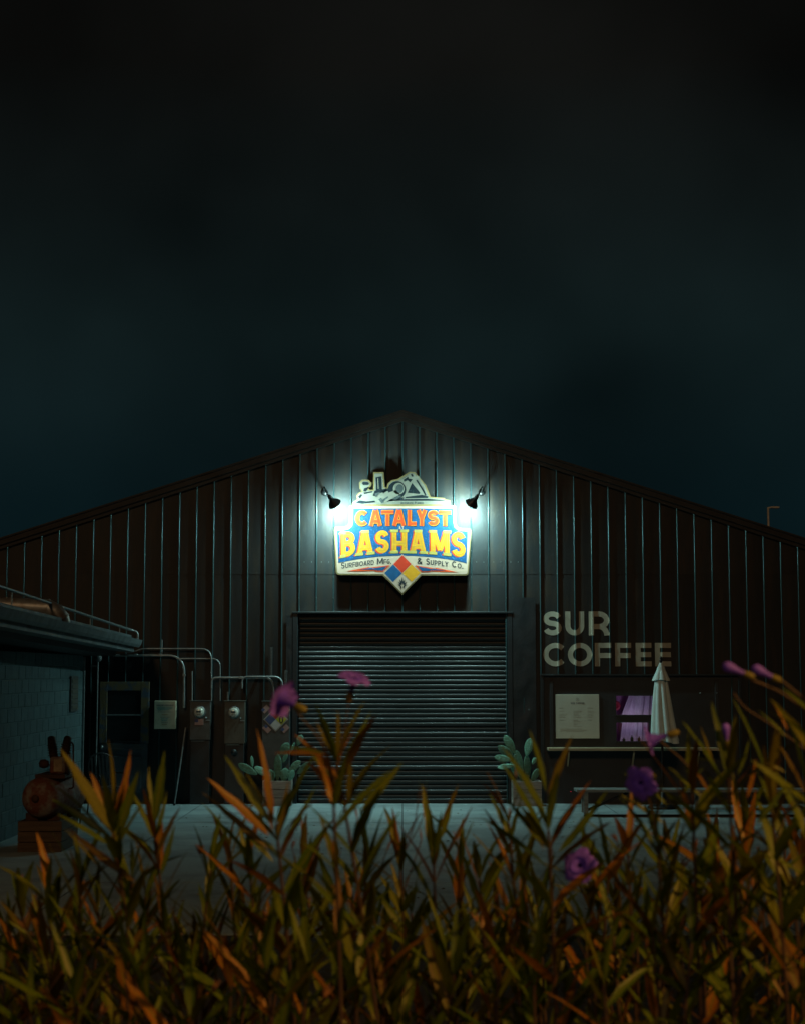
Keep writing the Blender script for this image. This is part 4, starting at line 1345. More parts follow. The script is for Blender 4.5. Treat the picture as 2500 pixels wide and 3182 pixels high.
# ------------------------------------------------------------------ wrought iron chairs
def chair(label, x, y, rz):
    root = thing('garden_chair', label, 'chair', (x, y, 0), 'black iron chairs by the block wall', rz)
    W, D, H = 0.46, 0.44, 0.44
    for sx in (-1, 1):
        for sy in (-1, 1):
            MB().tube([(sx * W / 2, sy * D / 2, H), (sx * (W / 2 + 0.02), sy * (D / 2 + 0.03), 0.0)], 0.012, 8).build('leg', M_iron, root, True)
    for i in range(7):
        yy = -D / 2 + 0.03 + i * (D - 0.06) / 6
        MB().bbox(-W / 2, W / 2, yy - 0.022, yy + 0.022, H, H + 0.012, 0.002).build('seat_slat', M_iron, root, True)
    pb = bend([(-W / 2, D / 2, H), (-W / 2, D / 2 + 0.10, 0.90), (0, D / 2 + 0.115, 1.0), (W / 2, D / 2 + 0.10, 0.90), (W / 2, D / 2, H)], 0.12, 6)
    MB().tube(pb, 0.012, 8).build('back_frame', M_iron, root, True)
    for i in range(6):
        xx = -W / 2 + 0.065 + i * (W - 0.13) / 5
        MB().bbox(xx - 0.016, xx + 0.016, D / 2 + 0.0, D / 2 + 0.01, H + 0.02, 0.0 + H + 0.021, 0.001) if False else None
        MB().beam((xx, D / 2 + 0.005, H + 0.01), (xx, D / 2 + 0.108, 0.94), 0.03, 0.008, (0, 1, 0)).build('back_slat', M_iron, root, True)
    for sx in (-1, 1):
        MB().tube(bend([(sx * W / 2, D / 2 + 0.05, 0.66), (sx * (W / 2 + 0.02), -D / 2 + 0.02, 0.66), (sx * W / 2, -D / 2, H)], 0.06, 5), 0.012, 8).build('armrest', M_iron, root, True)
    return root


ca_ = at(236, 2545, -3.4)
chair('nearer black slatted iron chair beside the rusty compressor', -4.98, -3.55, R(62))
chair('farther black slatted iron chair below the old blue door', -4.78, -2.1, R(35))

# ------------------------------------------------------------------ rusty compressor on a crate
CY = -7.55
cc = at(125, 2480, CY)
cx_, cz_ = cc.x, cc.z
ck_top = cz_ - 0.285
crt = thing('timber_crate', 'low dark timber crate under the rusty compressor', 'crate', (cx_, CY + 0.45, 0))
x0, x1 = Xp(56, 2600, CY - 0.1), Xp(192, 2600, CY - 0.1)
n = 3
h = ck_top / n
for i in range(n):
    z0 = i * h + 0.004
    MB().bbox(x0, x1, CY - 0.12, CY - 0.095, z0, z0 + h - 0.008, 0.003).build('board', M_crate, crt)
    MB().bbox(x0, x1, CY + 0.90, CY + 0.925, z0, z0 + h - 0.008, 0.003).build('board', M_crate, crt)
    MB().bbox(x0, x0 + 0.025, CY - 0.094, CY + 0.899, z0, z0 + h - 0.008, 0.003).build('board', M_crate, crt)
    MB().bbox(x1 - 0.025, x1, CY - 0.094, CY + 0.899, z0, z0 + h - 0.008, 0.003).build('board', M_crate, crt)
MB().box(x0 + 0.026, x1 - 0.026, CY - 0.09, CY + 0.89, 0.05, ck_top - 0.012).build('filling', M_crate, crt)
cm = thing('air_compressor', 'old rusty air compressor with round tank on a low crate', 'compressor', (cx_, CY + 0.4, ck_top - 0.01))
ax = Vector((0.22, 0.975, 0)).normalized()
Rt = 0.262
tp = [(0.0, -0.14), (Rt * 0.35, -0.13), (Rt * 0.65, -0.10), (Rt * 0.88, -0.05), (Rt, 0.02), (Rt, 0.85), (Rt * 0.88, 0.92), (Rt * 0.6, 0.97), (0.0, 1.0)]
MB().lathe(tp, (cx_, CY, cz_), ax, 32).build('tank', M_rust, cm)
MB().lathe([(0.05, -0.02), (0.05, -0.155), (0.03, -0.165), (0.0, -0.165)], (cx_, CY, cz_), ax, 12).build('drain_boss', M_rustdk, cm)
for t in (0.1, 0.7):
    for s in (-1, 1):
        p = Vector((cx_, CY, cz_)) + ax * t
        MB().beam((p.x + s * 0.14, p.y, ck_top - 0.01), (p.x + s * 0.14, p.y, cz_ - 0.20), 0.05, 0.16).build('foot', M_rustdk, cm)
p = Vector((cx_, CY, cz_)) + ax * 0.40
MB().bbox(p.x - 0.17, p.x + 0.22, p.y - 0.36, p.y + 0.32, cz_ + Rt - 0.02, cz_ + Rt + 0.035, 0.006).build('deck', M_rustdk, cm)
zb_ = cz_ + Rt + 0.036
pm = MB().bbox(p.x + 0.0, p.x + 0.20, p.y - 0.28, p.y - 0.06, zb_, zb_ + 0.22, 0.02).build('crankcase', M_rust, cm)
for i, dx in enumerate((0.03, 0.17)):
    cyl = MB().lathe([(0.055, 0.0), (0.055, 0.20), (0.05, 0.26), (0.025, 0.28), (0.0, 0.282)], (p.x + dx, p.y - 0.17, zb_ + 0.21), (0.15 * (1 if i else -1), 0, 1), 16).build('cylinder', M_rustdk, cm)
    fb = MB()
    for k in range(5):
        fb.lathe([(0.05, 0.0), (0.072, 0.0), (0.072, 0.01), (0.05, 0.01)], Vector((p.x + dx, p.y - 0.17, zb_ + 0.24 + k * 0.032)) + Vector((0.15 * (1 if i else -1) * (0.03 + k * 0.03), 0, 0)), (0.15 * (1 if i else -1), 0, 1), 16)
    fb.build('cooling_fins', M_rustdk, cyl)
MB().bbox(p.x + 0.055, p.x + 0.165, p.y - 0.292, p.y - 0.281, zb_ + 0.03, zb_ + 0.19, 0.003).build('name_plate', M_plate, cm)
mo = MB().lathe([(0.0, 0), (0.06, 0.0), (0.09, 0.02), (0.09, 0.28), (0.06, 0.31), (0.0, 0.31)], (p.x + 0.02, p.y + 0.02, zb_ + 0.10), (0, 1, 0), 18).build('motor', M_rustdk, cm)
MB().lathe([(0.0, -0.015), (0.14, -0.015), (0.15, 0.0), (0.14, 0.015), (0.0, 0.015)], (p.x + 0.225, p.y - 0.17, zb_ + 0.13), (1, 0, 0), 22).build('flywheel', M_rustdk, cm)
MB().lathe([(0.0, 0.0), (0.045, 0.02), (0.06, 0.06), (0.05, 0.12), (0.0, 0.14)], (p.x - 0.02, p.y - 0.20, zb_ + 0.12), (-1, 0, 0.1), 14).build('air_filter', M_rustdk, cm)
MB().tube(bend([(p.x + 0.19, p.y - 0.17, zb_ + 0.42), (p.x + 0.28, p.y - 0.17, zb_ + 0.40), (p.x + 0.28, p.y - 0.1, cz_ + 0.1), (p.x + 0.2, p.y - 0.1, cz_ + 0.1)], 0.06), 0.011, 8).build('pipe', M_rustdk, cm)

# ------------------------------------------------------------------ distant lamp post behind the roof
dq = at(2385, 1576, 62.0)
dl = thing('street_light', 'thin unlit street light pole far behind the right roof slope', 'street light', (dq.x, 62.0, 0))
M_palepole = mat('pale_pole', (0.7, 0.68, 0.6), 0.6)
MB().tube([(dq.x, 62, 0), (dq.x, 62, dq.z)], [0.11, 0.06], 8).build('pole', M_palepole, dl)
MB().tube(bend([(dq.x, 62, dq.z - 0.05), (dq.x + 0.2, 62, dq.z), (dq.x + 0.5, 62, dq.z)], 0.1), 0.05, 8).build('arm', M_palepole, dl)
MB().bbox(dq.x + 0.25, dq.x + 0.62, 61.88, 62.12, dq.z - 0.07, dq.z + 0.03, 0.02).build('lamp_head', M_palepole, dl)

# ------------------------------------------------------------------ sodium street lamp on the bank behind the camera
sl = thing('sodium_street_lamp', 'lit orange street lamp on a grey pole over the flower bed', 'street light', (6.6, -30.2, 1.12))
MB().tube([(6.6, -30.2, 1.12), (6.6, -30.2, 5.9)], [0.075, 0.05], 12).build('pole', M_gutter, sl)
MB().tube(bend([(6.6, -30.2, 5.7), (6.6, -30.2, 6.4), (5.05, -29.1, 6.52)], 0.3, 6), 0.03, 10).build('arm', M_gutter, sl)
MB().lathe([(0.0, 0.10), (0.08, 0.09), (0.16, 0.03), (0.19, -0.04), (0.18, -0.05)], (4.9, -29.0, 6.48), (0, 0, 1), 20).build('hood', M_gutter, sl)
M_sod = mat('sodium_lens', (0.8, 0.6, 0.3), 0.3, emit=(1.0, 0.5, 0.1), estr=20.0)
MB().lathe([(0.0, -0.10), (0.07, -0.09), (0.13, -0.05), (0.14, -0.03)], (4.9, -29.0, 6.48), (0, 0, 1), 16).build('lens', M_sod, sl)
sp_d = bpy.data.lights.new('sodium_light', 'SPOT')
sp_d.energy = STREET_W
sp_d.color = STREET_COL
sp_d.spot_size = R(74)
sp_d.spot_blend = 0.6
sp_d.shadow_soft_size = 0.10
sp_o = link('sodium_light', sp_d, sl, Vector((4.9 - 6.6, 1.2, 6.34 - 1.12)))
sp_o.rotation_euler = Vector((1.15, -0.85, 1.0)).to_track_quat('Z', 'Y').to_euler()

# ------------------------------------------------------------------ foreground petunia bed
def leaf_material():
    m = bpy.data.materials.new('petunia_leaf'); m.use_nodes = True
    n, l = m.node_tree.nodes, m.node_tree.links
    b = n['Principled BSDF']
    oi = n.new('ShaderNodeObjectInfo')
    cr = n.new('ShaderNodeValToRGB')
    cr.color_ramp.interpolation = 'LINEAR'
    els = cr.color_ramp.elements
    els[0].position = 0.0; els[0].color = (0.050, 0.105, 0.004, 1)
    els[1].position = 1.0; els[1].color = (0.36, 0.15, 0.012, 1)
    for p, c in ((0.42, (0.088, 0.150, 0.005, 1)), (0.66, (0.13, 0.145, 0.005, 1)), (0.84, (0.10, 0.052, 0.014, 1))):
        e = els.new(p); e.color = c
    l.new(oi.outputs['Random'], cr.inputs[0])
    tc = n.new('ShaderNodeTexCoord')
    nz = n.new('ShaderNodeTexNoise'); nz.inputs['Scale'].default_value = 9.0; nz.inputs['Detail'].default_value = 4
    mp = n.new('ShaderNodeMapping'); mp.inputs['Scale'].default_value = (6, 6, 1)
    l.new(tc.outputs['Object'], mp.inputs[0]); l.new(mp.outputs[0], nz.inputs['Vector'])
    mx = n.new('ShaderNodeMix'); mx.data_type = 'RGBA'; mx.blend_type = 'MULTIPLY'
    mr = n.new('ShaderNodeMapRange'); mr.inputs['From Min'].default_value = 0.35; mr.inputs['From Max'].default_value = 0.7
    mr.inputs['To Min'].default_value = 1.1; mr.inputs['To Max'].default_value = 0.55
    l.new(nz.outputs['Fac'], mr.inputs['Value'])
    mx.inputs[0].default_value = 1.0
    l.new(cr.outputs[0], mx.inputs[6]); l.new(mr.outputs[0], mx.inputs[7])
    an = n.new('ShaderNodeAttribute'); an.attribute_name = 'midrib'
    pw = n.new('ShaderNodeMath'); pw.operation = 'POWER'; pw.inputs[1].default_value = 8.0
    l.new(an.outputs['Fac'], pw.inputs[0])
    m2 = n.new('ShaderNodeMix'); m2.data_type = 'RGBA'; m2.blend_type = 'MIX'
    l.new(pw.outputs[0], m2.inputs[0]); l.new(mx.outputs[2], m2.inputs[6]); m2.inputs[7].default_value = (0.15, 0.17, 0.02, 1)
    l.new(m2.outputs[2], b.inputs['Base Color'])
    b.inputs['Roughness'].default_value = 0.45
    b.inputs['Specular IOR Level'].default_value = 0.35
    tr = n.new('ShaderNodeBsdfTranslucent')
    l.new(mx.outputs[2], tr.inputs['Color'])
    ms = n.new('ShaderNodeMixShader'); ms.inputs[0].default_value = 0.30
    l.new(b.outputs[0], ms.inputs[1]); l.new(tr.outputs[0], ms.inputs[2])
    l.new(ms.outputs[0], n['Material Output'].inputs['Surface'])
    return m


M_leaf = leaf_material()
M_stem = mat('purple_brown_stem', (0.055, 0.032, 0.028), 0.6, 0.0, 0.3, 20.0)
M_petal = mat('purple_petal', (0.19, 0.10, 1.0), 0.7, 0.0, 0.3, 60.0)
M_throat = mat('violet_throat', (0.09, 0.04, 0.70), 0.7, 0.0, 0.3, 60.0)
M_capsule = mat('dry_capsule', (0.20, 0.09, 0.045), 0.7, 0.0, 0.3, 60.0)
M_calyx = mat('green_calyx', (0.16, 0.15, 0.03), 0.6, 0.0, 0.3, 60.0)


def leaf_mesh(seed):
    """unit-length lance leaf along +X, upper side +Z"""
    rng = random.Random(seed)
    n = 11
    arch = rng.uniform(-0.02, 0.24) if seed % 7 else rng.uniform(0.3, 0.5)
    side = rng.uniform(-0.07, 0.07) if seed % 9 else rng.uniform(-0.2, 0.2)
    fold = rng.uniform(0.15, 0.5)
    wmax = rng.uniform(0.044, 0.068)
    tw = rng.uniform(-0.7, 0.7) if seed % 8 else rng.uniform(-1.6, 1.6)
    vs, fs = [], []
    for i in range(n + 1):
        t = i / n
        w = wmax * (math.sin(math.pi * min(1, t ** 0.85)) ** 0.85 * (1.08 - 0.35 * t)) + 0.004
        if i == n: w = 0.001
        x = t; z = -arch * t * t; y = side * t * t
        a = tw * t
        e1 = 0.006 * math.sin(i * 2.1 + seed); e2 = 0.006 * math.sin(i * 1.7 + seed * 3)
        for k, (s, dz) in enumerate(((-1, fold), (0, 0.0), (1, fold))):
            yy = s * (w + (e1 if s < 0 else e2) * (1 if 0 < i < n else 0)); zz = abs(s) * dz * w
            vs.append((x, y + yy * math.cos(a) - zz * math.sin(a), z + yy * math.sin(a) + zz * math.cos(a)))
    for i in range(n):
        for k in range(2):
            q = i * 3 + k
            fs.append((q, q + 3, q + 4, q + 1))
    me = MB().add(vs, fs, True).mesh('leaf', M_leaf)
    at_ = me.attributes.new('midrib', 'FLOAT', 'POINT')
    at_.data.foreach_set('value', [1.0 if k % 3 == 1 else 0.0 for k in range(len(vs))])
    return me


LEAVES = [leaf_mesh(i + 1) for i in range(20)]


def petal_mesh():
    n = 6
    vs, fs = [], []
    for i in range(n + 1):
        t = i / n
        w = 0.13 + 0.33 * math.sin(math.pi * min(1, 0.1 + t * 0.72)) if i < n else 0.26
        for k in range(-3, 4):
            u = k / 3
            x = 0.12 + t * (0.88 - 0.12 * abs(u) ** 2) + (0.04 * math.cos(u * 9) if i == n else 0)
            z = 0.35 * t - 0.40 * t * t + 0.05 * math.sin(u * 7 + t * 4) * t
            vs.append((x, u * w, z))
    for i in range(n):
        for k in range(6):
            q = i * 7 + k
            fs.append((q, q + 7, q + 8, q + 1))
    return MB().add(vs, fs, True).mesh('petal', M_petal)


PETAL = petal_mesh()


def frame(d, up=Vector((0, 0, 1)), roll=0.0):
    """matrix whose X is along d and Z near up"""
    d = d.normalized()
    y = up.cross(d)
    if y.length < 1e-3: y = Vector((0, 1, 0)).cross(d)
    y.normalize(); z = d.cross(y)
    m = Matrix((d, y, z)).transposed()
    return (m @ Matrix.Rotation(roll, 3, 'X')).to_4x4()


def add_leaf(root, p, d, L, wf=1.0, roll=0.0, me=None, rng=random):
    M4 = Matrix.Translation(p - wloc(root)) @ frame(d, roll=roll) @ Matrix.Diagonal((L, L * wf, L, 1))
    return link('leaf', me or rng.choice(LEAVES), root, matrix=M4)


def flower(root, p, d, size, bud=False, roll=0.0, openness=1.0):
    """p = centre of the bloom, d = direction it faces"""
    d = d.normalized()
    L = size * 0.95
    tb = p - d * L
    prof = [(0.10 * size, 0.0), (0.11 * size, 0.25 * L), (0.07 * size, 0.34 * L), (0.10 * size, 0.6 * L), (0.22 * size, 0.9 * L), (0.27 * size, 1.0 * L)]
    if bud: prof = [(0.09 * size, 0.0), (0.11 * size, 0.25 * L), (0.10 * size, 0.5 * L), (0.19 * size, 0.85 * L), (0.22 * size, 1.05 * L), (0.12 * size, 1.22 * L), (0.0, 1.25 * L)]
    fl = MB().lathe(prof, tb, d, 14).build('flower', M_throat if not bud else M_petal, root)
    cal = MB().lathe([(0.05 * size, -0.12 * L), (0.14 * size, 0.0), (0.14 * size, 0.2 * L), (0.115 * size, 0.34 * L)], tb, d, 10).build('calyx', M_calyx, fl)
    if not bud:
        base = frame(d)
        for k in range(5):
            rot = Matrix.Rotation(2 * math.pi * k / 5 + roll, 4, 'X')
            # petal local: x outwards, z along the facing direction
            loc = Matrix(((0, 0, 1, 0), (1, 0, 0, 0), (0, 1, 0, 0), (0, 0, 0, 1)))
            tilt = Matrix.Rotation(-0.35 * (1 - openness) * 2, 4, 'Y')
            s = size * 0.62
            M4 = Matrix.Translation(p - d * (0.08 * size) - wloc(fl)) @ base @ rot @ loc @ tilt @ Matrix.Diagonal((s, s, s, 1))
            link('petal', PETAL, fl, matrix=M4)
    return fl


nplants = 0
def plant(label, px, py, D, lean=(0.0, 0.0), nodes=9, L=0.17, spread=38, seed=0, gap=0.062, group='petunias in the foreground bed', ax=0.45):
    """a stem whose top node is seen at (px, py) from the camera, D metres away; lean = horizontal drift of the base"""
    rng = random.Random(seed * 131 + 7)
    Y = CAM.y + D
    top = at(px, py, Y)
    by = min(Y + lean[1], CAM.y + 4.5)
    bz = bank_z(by) - 0.03
    base = Vector((top.x + lean[0], by, bz))
    if top.z < bz + 0.15: return None
    root = thing('petunia_plant', label, 'plant', tuple(base), group)
    N = 10
    mid = base.lerp(top, 0.5) + Vector((lean[0] * 0.18 + rng.uniform(-.015, .015), rng.uniform(-.02, .02), 0))
    path = []
    for i in range(N + 1):
        t = i / N
        path.append((1 - t) ** 2 * base + 2 * t * (1 - t) * mid + t * t * top)
    MB().tube(path, 0.0055, 7, True, 0.0026).build('stem', M_stem, root)
    H = sum((path[i + 1] - path[i]).length for i in range(N))
    def pos(s):
        s = max(0, min(0.9999, s)); k = s * N; i = int(k)
        return path[i].lerp(path[i + 1], k - i), (path[i + 1] - path[i]).normalized()
    phi = rng.uniform(0, math.pi)
    dist = 0.0
    for k in range(nodes):
        s = 1 - dist / H
        if s < 0.12: break
        p, t = pos(s)
        ang0 = spread * (0.45 if k == 0 else 0.8 if k == 1 else 1.0)
        for q in range(2):
            if k > 1 and rng.random() < 0.08: continue
            az = phi + q * math.pi + rng.uniform(-.35, .35)
            ang = R(ang0 + rng.uniform(-12, 14))
            side = Vector((math.cos(az), math.sin(az), 0))
            d = (t * math.cos(ang) + side * math.sin(ang)).normalized()
            Lk = L * rng.uniform(0.75, 1.15) * (0.8 if k == 0 else 1.0) * (1.0 if k < 6 else 0.85)
            add_leaf(root, p, d, Lk, rng.uniform(0.85, 1.25), rng.uniform(-0.4, 0.4), None, rng)
            if rng.random() < ax:   # small axillary leaf
                az2 = az + rng.uniform(-.8, .8); a2 = R(rng.uniform(15, 40))
                d2 = (t * math.cos(a2) + Vector((math.cos(az2), math.sin(az2), 0)) * math.sin(a2)).normalized()
                add_leaf(root, p, d2, Lk * rng.uniform(0.35, 0.6), rng.uniform(0.8, 1.1), rng.uniform(-0.6, 0.6), None, rng)
        phi += math.pi / 2 + rng.uniform(-.3, .3)
        dist += gap * (0.55 if k < 2 else 1.0) * rng.uniform(0.85, 1.2)
    if rng.random() < 0.55:    # bare flower stalk with spent capsules
        p, t = pos(rng.uniform(0.8, 0.97))
        az = rng.uniform(0, 6.28); dv = Vector((math.cos(az) * 0.5, math.sin(az) * 0.5, 1)).normalized()
        e = p + dv * rng.uniform(0.07, 0.14)
        tip = [p, p.lerp(e, 0.6) + Vector((rng.uniform(-.01, .01), 0, 0)), e]
        MB().tube(tip, 0.0014, 5).build('seed_stalk', M_stem, root)
        for q in range(rng.randint(1, 3)):
            d3 = (dv + Vector((rng.uniform(-.6, .6), rng.uniform(-.6, .6), 0))).normalized()
            MB().tube([e, e + d3 * 0.012, e + d3 * 0.026], [0.0014, 0.0026, 0.0006], 6).build('seed_capsule', M_capsule, root)
    return root, top


def aim_leaf(root, D, p0, p1, wf=1.0, depth=0.0, roll=0.0, me=0):
    """a leaf measured from its base p0 to its tip p1 in the photograph, D metres from the camera"""
    a_ = at(p0[0], p0[1], CAM.y + D); b_ = at(p1[0], p1[1], CAM.y + D + depth)
    d = b_ - a_
    M4 = Matrix.Translation(a_ - wloc(root)) @ frame(d, up=Vector((0.15, -0.9, 0.45)), roll=roll) @ Matrix.Diagonal((d.length, d.length * wf, d.length * 0.6, 1))
    return link('leaf', LEAVES[(0, 1, 2, 3, 4, 9, 10, 12)[me % 8]], root, matrix=M4)


def stalk(root, D, pts, r=0.0022):
    W = [tuple(at(px, py, CAM.y + D)) for px, py in pts]
    MB().tube(bend(W, 0.03, 4), r, 6).build('flower_stalk', M_stem, root)


def fl_at(root, px, py, D, d, size, **k):
    return flower(root, at(px, py, CAM.y + D), Vector(d), size, **k)


# --- named plants, left to right (positions measured in the photograph)
p, t = plant('leafy petunia at left with long leaf crossing the rusty compressor', 352, 2590, 3.3, (0.10, 0.15), 11, 0.175, 42, 11)
for a_, b_, w, dp, ro, me in (((350, 2590), (192, 2322), 1.15, -0.04, 0.3, 2), ((340, 2600), (160, 2474), 0.8, 0.02, -0.2, 4), ((352, 2560), (428, 2338), 1.1, 0.0, 0.4, 1),
                              ((356, 2550), (350, 2290), 1.0, 0.02, 0.9, 5), ((362, 2600), (436, 2400), 1.2, -0.02, 0.2, 7), ((345, 2630), (180, 2520), 1.3, -0.02, 0.6, 8), ((420, 2740), (205, 2585), 0.9, -0.03, -0.1, 3)):
    aim_leaf(p, 3.3, a_, b_, w, dp, ro, me)
p, t = plant('petunia with upright yellow leaves in front of the leaning pole', 480, 2610, 3.5, (0.06, 0.1), 10, 0.165, 36, 12)
for a_, b_, w, dp, ro, me in (((480, 2610), (528, 2462), 1.0, 0, 0.1, 1), ((478, 2560), (515, 2336), 1.2, -0.02, 0.2, 6), ((474, 2600), (410, 2420), 1.1, 0, 0.4, 9), ((480, 2600), (455, 2380), 1.0, 0.03, 0.5, 3), ((500, 2720), (545, 2560), 1.1, 0, 0.3, 5)):
    aim_leaf(p, 3.5, a_, b_, w, dp, ro, me)
p, t = plant('thin dark petunia stem left of the purple brown cluster below the plain meter', 712, 2640, 3.9, (0.02, 0.1), 9, 0.15, 26, 13)
p, t = plant('tall petunia hiding the left planter', 858, 2560, 3.2, (0.06, 0.15), 12, 0.18, 40, 14)
for a_, b_, w, dp, ro, me in (((846, 2580), (826, 2262), 0.85, 0, 0.2, 1), ((840, 2560), (702, 2340), 0.8, 0.02, -0.2, 4), ((836, 2600), (650, 2410), 1.0, -0.02, 0.5, 7), ((838, 2640), (630, 2460), 0.7, 0, 0.0, 2),
                              ((860, 2600), (900, 2430), 1.0, 0, 0.5, 6), ((850, 2680), (690, 2500), 0.9, 0, 0.3, 10), ((880, 2620), (990, 2440), 0.9, 0.03, 0.6, 5), ((820, 2560), (770, 2420), 0.9, 0.02, 0.3, 3)):
    aim_leaf(p, 3.2, a_, b_, w, dp, ro, me)
p, t = plant('tallest petunia carrying a purple flower in front of the roller door', 1046, 2372, 2.95, (0.13, 0.12), 12, 0.165, 46, 15, gap=0.075)
for a_, b_, w, dp, ro, me in (((1046, 2362), (1064, 2206), 1.25, -0.02, 0.1, 1), ((1040, 2362), (978, 2238), 1.0, 0.03, 0.5, 3), ((1076, 2350), (1160, 2206), 1.0, 0.03, 0.6, 5),
                              ((1082, 2490), (1092, 2352), 1.25, -0.02, 0.1, 6), ((1070, 2500), (972, 2330), 1.3, 0.0, 0.5, 8), ((1120, 2520), (1254, 2368), 1.1, 0.02, 0.4, 2), ((1010, 2345), (850, 2330), 0.8, -0.01, 0.2, 4), ((1010, 2340), (880, 2308), 0.8, 0.0, 0.1, 9)):
    aim_leaf(p, 2.95, a_, b_, w, dp, ro, me)
stalk(p, 2.95, [(1050, 2372), (1072, 2260), (1082, 2190), (1090, 2140)], 0.0016)
fl_at(p, 1104, 2100, 2.95, (0.25, -0.35, 0.9), 0.052, roll=0.2)
p, t = plant('petunia whose purple flower hangs before the hazard diamond', 1035, 2460, 2.75, (0.02, 0.1), 7, 0.14, 34, 16)
stalk(p, 2.75, [(1035, 2460), (1010, 2330), (985, 2285), (935, 2228), (912, 2196)], 0.0016)
fl_at(p, 874, 2172, 2.75, (-0.75, 0.55, 0.35), 0.056, roll=0.5)
p, t = plant('short olive petunia below the middle of the roller door', 1240, 2670, 3.7, (0.03, 0.1), 9, 0.155, 34, 17)
stalk(p, 3.7, [(1250, 2660), (1290, 2560), (1302, 2450)], 0.0014); stalk(p, 3.7, [(1262, 2640), (1318, 2540), (1322, 2448)], 0.0014)
for q_ in ((1300, 2440), (1322, 2440)):
    a_ = at(q_[0], q_[1] + 20, CAM.y + 3.7)
    add_leaf(p, a_, Vector((0.05, 0, 1)), 0.035, 1.6, 0.0, LEAVES[2])
p, t = plant('upright petunia with dark spear leaves right of centre', 1345, 2640, 3.5, (0.02, 0.1), 10, 0.17, 30, 18)
for a_, b_, w, dp, ro, me in (((1340, 2640), (1318, 2470), 1.0, 0, 0.5, 3), ((1360, 2620), (1425, 2472), 1.2, 0, 0.4, 1), ((1350, 2640), (1374, 2520), 1.0, 0, 0.2, 6)):
    aim_leaf(p, 3.5, a_, b_, w, dp, ro, me)
p, t = plant('slim petunia left of the right planter', 1432, 2660, 3.8, (-0.03, 0.1), 9, 0.15, 28, 19)
p, t = plant('broad petunia fanning out in front of the right planter', 1702, 2580, 3.05, (0.03, 0.15), 11, 0.18, 44, 20)
for a_, b_, w, dp, ro, me in (((1700, 2560), (1590, 2294), 1.25, 0, 0.4, 1), ((1704, 2470), (1770, 2280), 1.15, 0, 0.3, 3), ((1695, 2460), (1652, 2262), 1.2, 0.03, 0.6, 6), ((1690, 2600), (1565, 2360), 1.2, -0.02, 0.6, 8), ((1680, 2620), (1566, 2470), 1.2, 0, 0.4, 2),
                              ((1735, 2650), (1892, 2456), 1.05, 0, 0.4, 5), ((1706, 2560), (1728, 2420), 1.3, 0, 0.5, 9), ((1690, 2640), (1590, 2480), 1.0, 0, 0.3, 4)):
    aim_leaf(p, 3.05, a_, b_, w, dp, ro, me)
p, t = plant('bare curving petunia shoot before the right end of the roller door', 1580, 2560, 3.4, (0.06, 0.1), 7, 0.12, 26, 21)
stalk(p, 3.4, [(1580, 2560), (1550, 2470), (1512, 2400)], 0.0018)
p, t = plant('petunia with a low purple flower in front of the long bench', 1830, 2740, 3.3, (0.03, 0.1), 9, 0.16, 32, 22)
stalk(p, 3.25, [(1830, 2740), (1822, 2720), (1806, 2700)], 0.0016)
fl_at(p, 1796, 2688, 3.25, (-0.45, -0.75, 0.35), 0.062, roll=0.2)
p, t = plant('petunia bearing a purple flower beside the bench seat', 2040, 2600, 3.1, (0.05, 0.12), 10, 0.175, 42, 23)
fl_at(p, 1986, 2436, 3.0, (-0.5, -0.7, -0.2), 0.056, roll=0.9)
stalk(p, 3.0, [(2040, 2600), (2020, 2500), (2002, 2450)], 0.0016)
for a_, b_, w, dp, ro, me in (((2070, 2500), (1950, 2384), 1.2, 0, 0.3, 1), ((2060, 2560), (1930, 2464), 1.1, 0, 0.3, 6), ((2050, 2640), (2010, 2490), 1.5, -0.02, 0.1, 8), ((2110, 2480), (2180, 2380), 1.2, 0, 0.3, 3)):
    aim_leaf(p, 3.1, a_, b_, w, dp, ro, me)
p, t = plant('petunia with a drooping magenta flower before the closed umbrella', 2150, 2470, 3.0, (0.05, 0.12), 11, 0.175, 46, 24)
stalk(p, 3.0, [(2180, 2430), (2120, 2362), (2060, 2312), (2048, 2303)], 0.0018)
fl_at(p, 2022, 2300, 2.95, (-0.8, 0.2, -0.25), 0.05, roll=0.3, openness=0.5)
for a_, b_, w, dp, ro, me in (((2220, 2370), (2130, 2338), 0.9, 0, 0.1, 1), ((2218, 2400), (2182, 2256), 1.1, 0, 0.4, 5), ((2180, 2480), (2080, 2380), 1.2, 0.02, 0.3, 8), ((2200, 2460), (2140, 2360), 1.1, 0, 0.4, 2)):
    aim_leaf(p, 3.0, a_, b_, w, dp, ro, me)
p, t = plant('petunia with a small pink bud beside the hatch edge', 2262, 2420, 3.0, (0.04, 0.12), 12, 0.17, 40, 25)
stalk(p, 3.0, [(2262, 2420), (2260, 2350), (2258, 2310)], 0.0018)
fl_at(p, 2254, 2262, 3.0, (-0.1, -0.1, 1), 0.036, bud=True)
for a_, b_, w, dp, ro, me in (((2290, 2410), (2340, 2300), 1.0, 0, 0.3, 1), ((2262, 2330), (2282, 2222), 0.9, 0, 0.3, 3), ((2290, 2500), (2278, 2400), 1.4, 0, 0.1, 6), ((2320, 2480), (2354, 2360), 1.2, 0, 0.3, 8)):
    aim_leaf(p, 3.0, a_, b_, w, dp, ro, me)
p, t = plant('dense tall petunia along the right edge below the two buds', 2390, 2440, 2.85, (0.06, 0.12), 12, 0.18, 44, 26)
for a_, b_, w, dp, ro, me in (((2440, 2290), (2366, 2198), 0.9, 0, 0.2, 1), ((2446, 2270), (2400, 2172), 0.9, 0, 0.2, 5), ((2440, 2400), (2376, 2368), 0.9, 0, 0.2, 3), ((2350, 2560), (2450, 2440), 1.1, 0, 0.2, 8)):
    aim_leaf(p, 2.85, a_, b_, w, dp, ro, me)
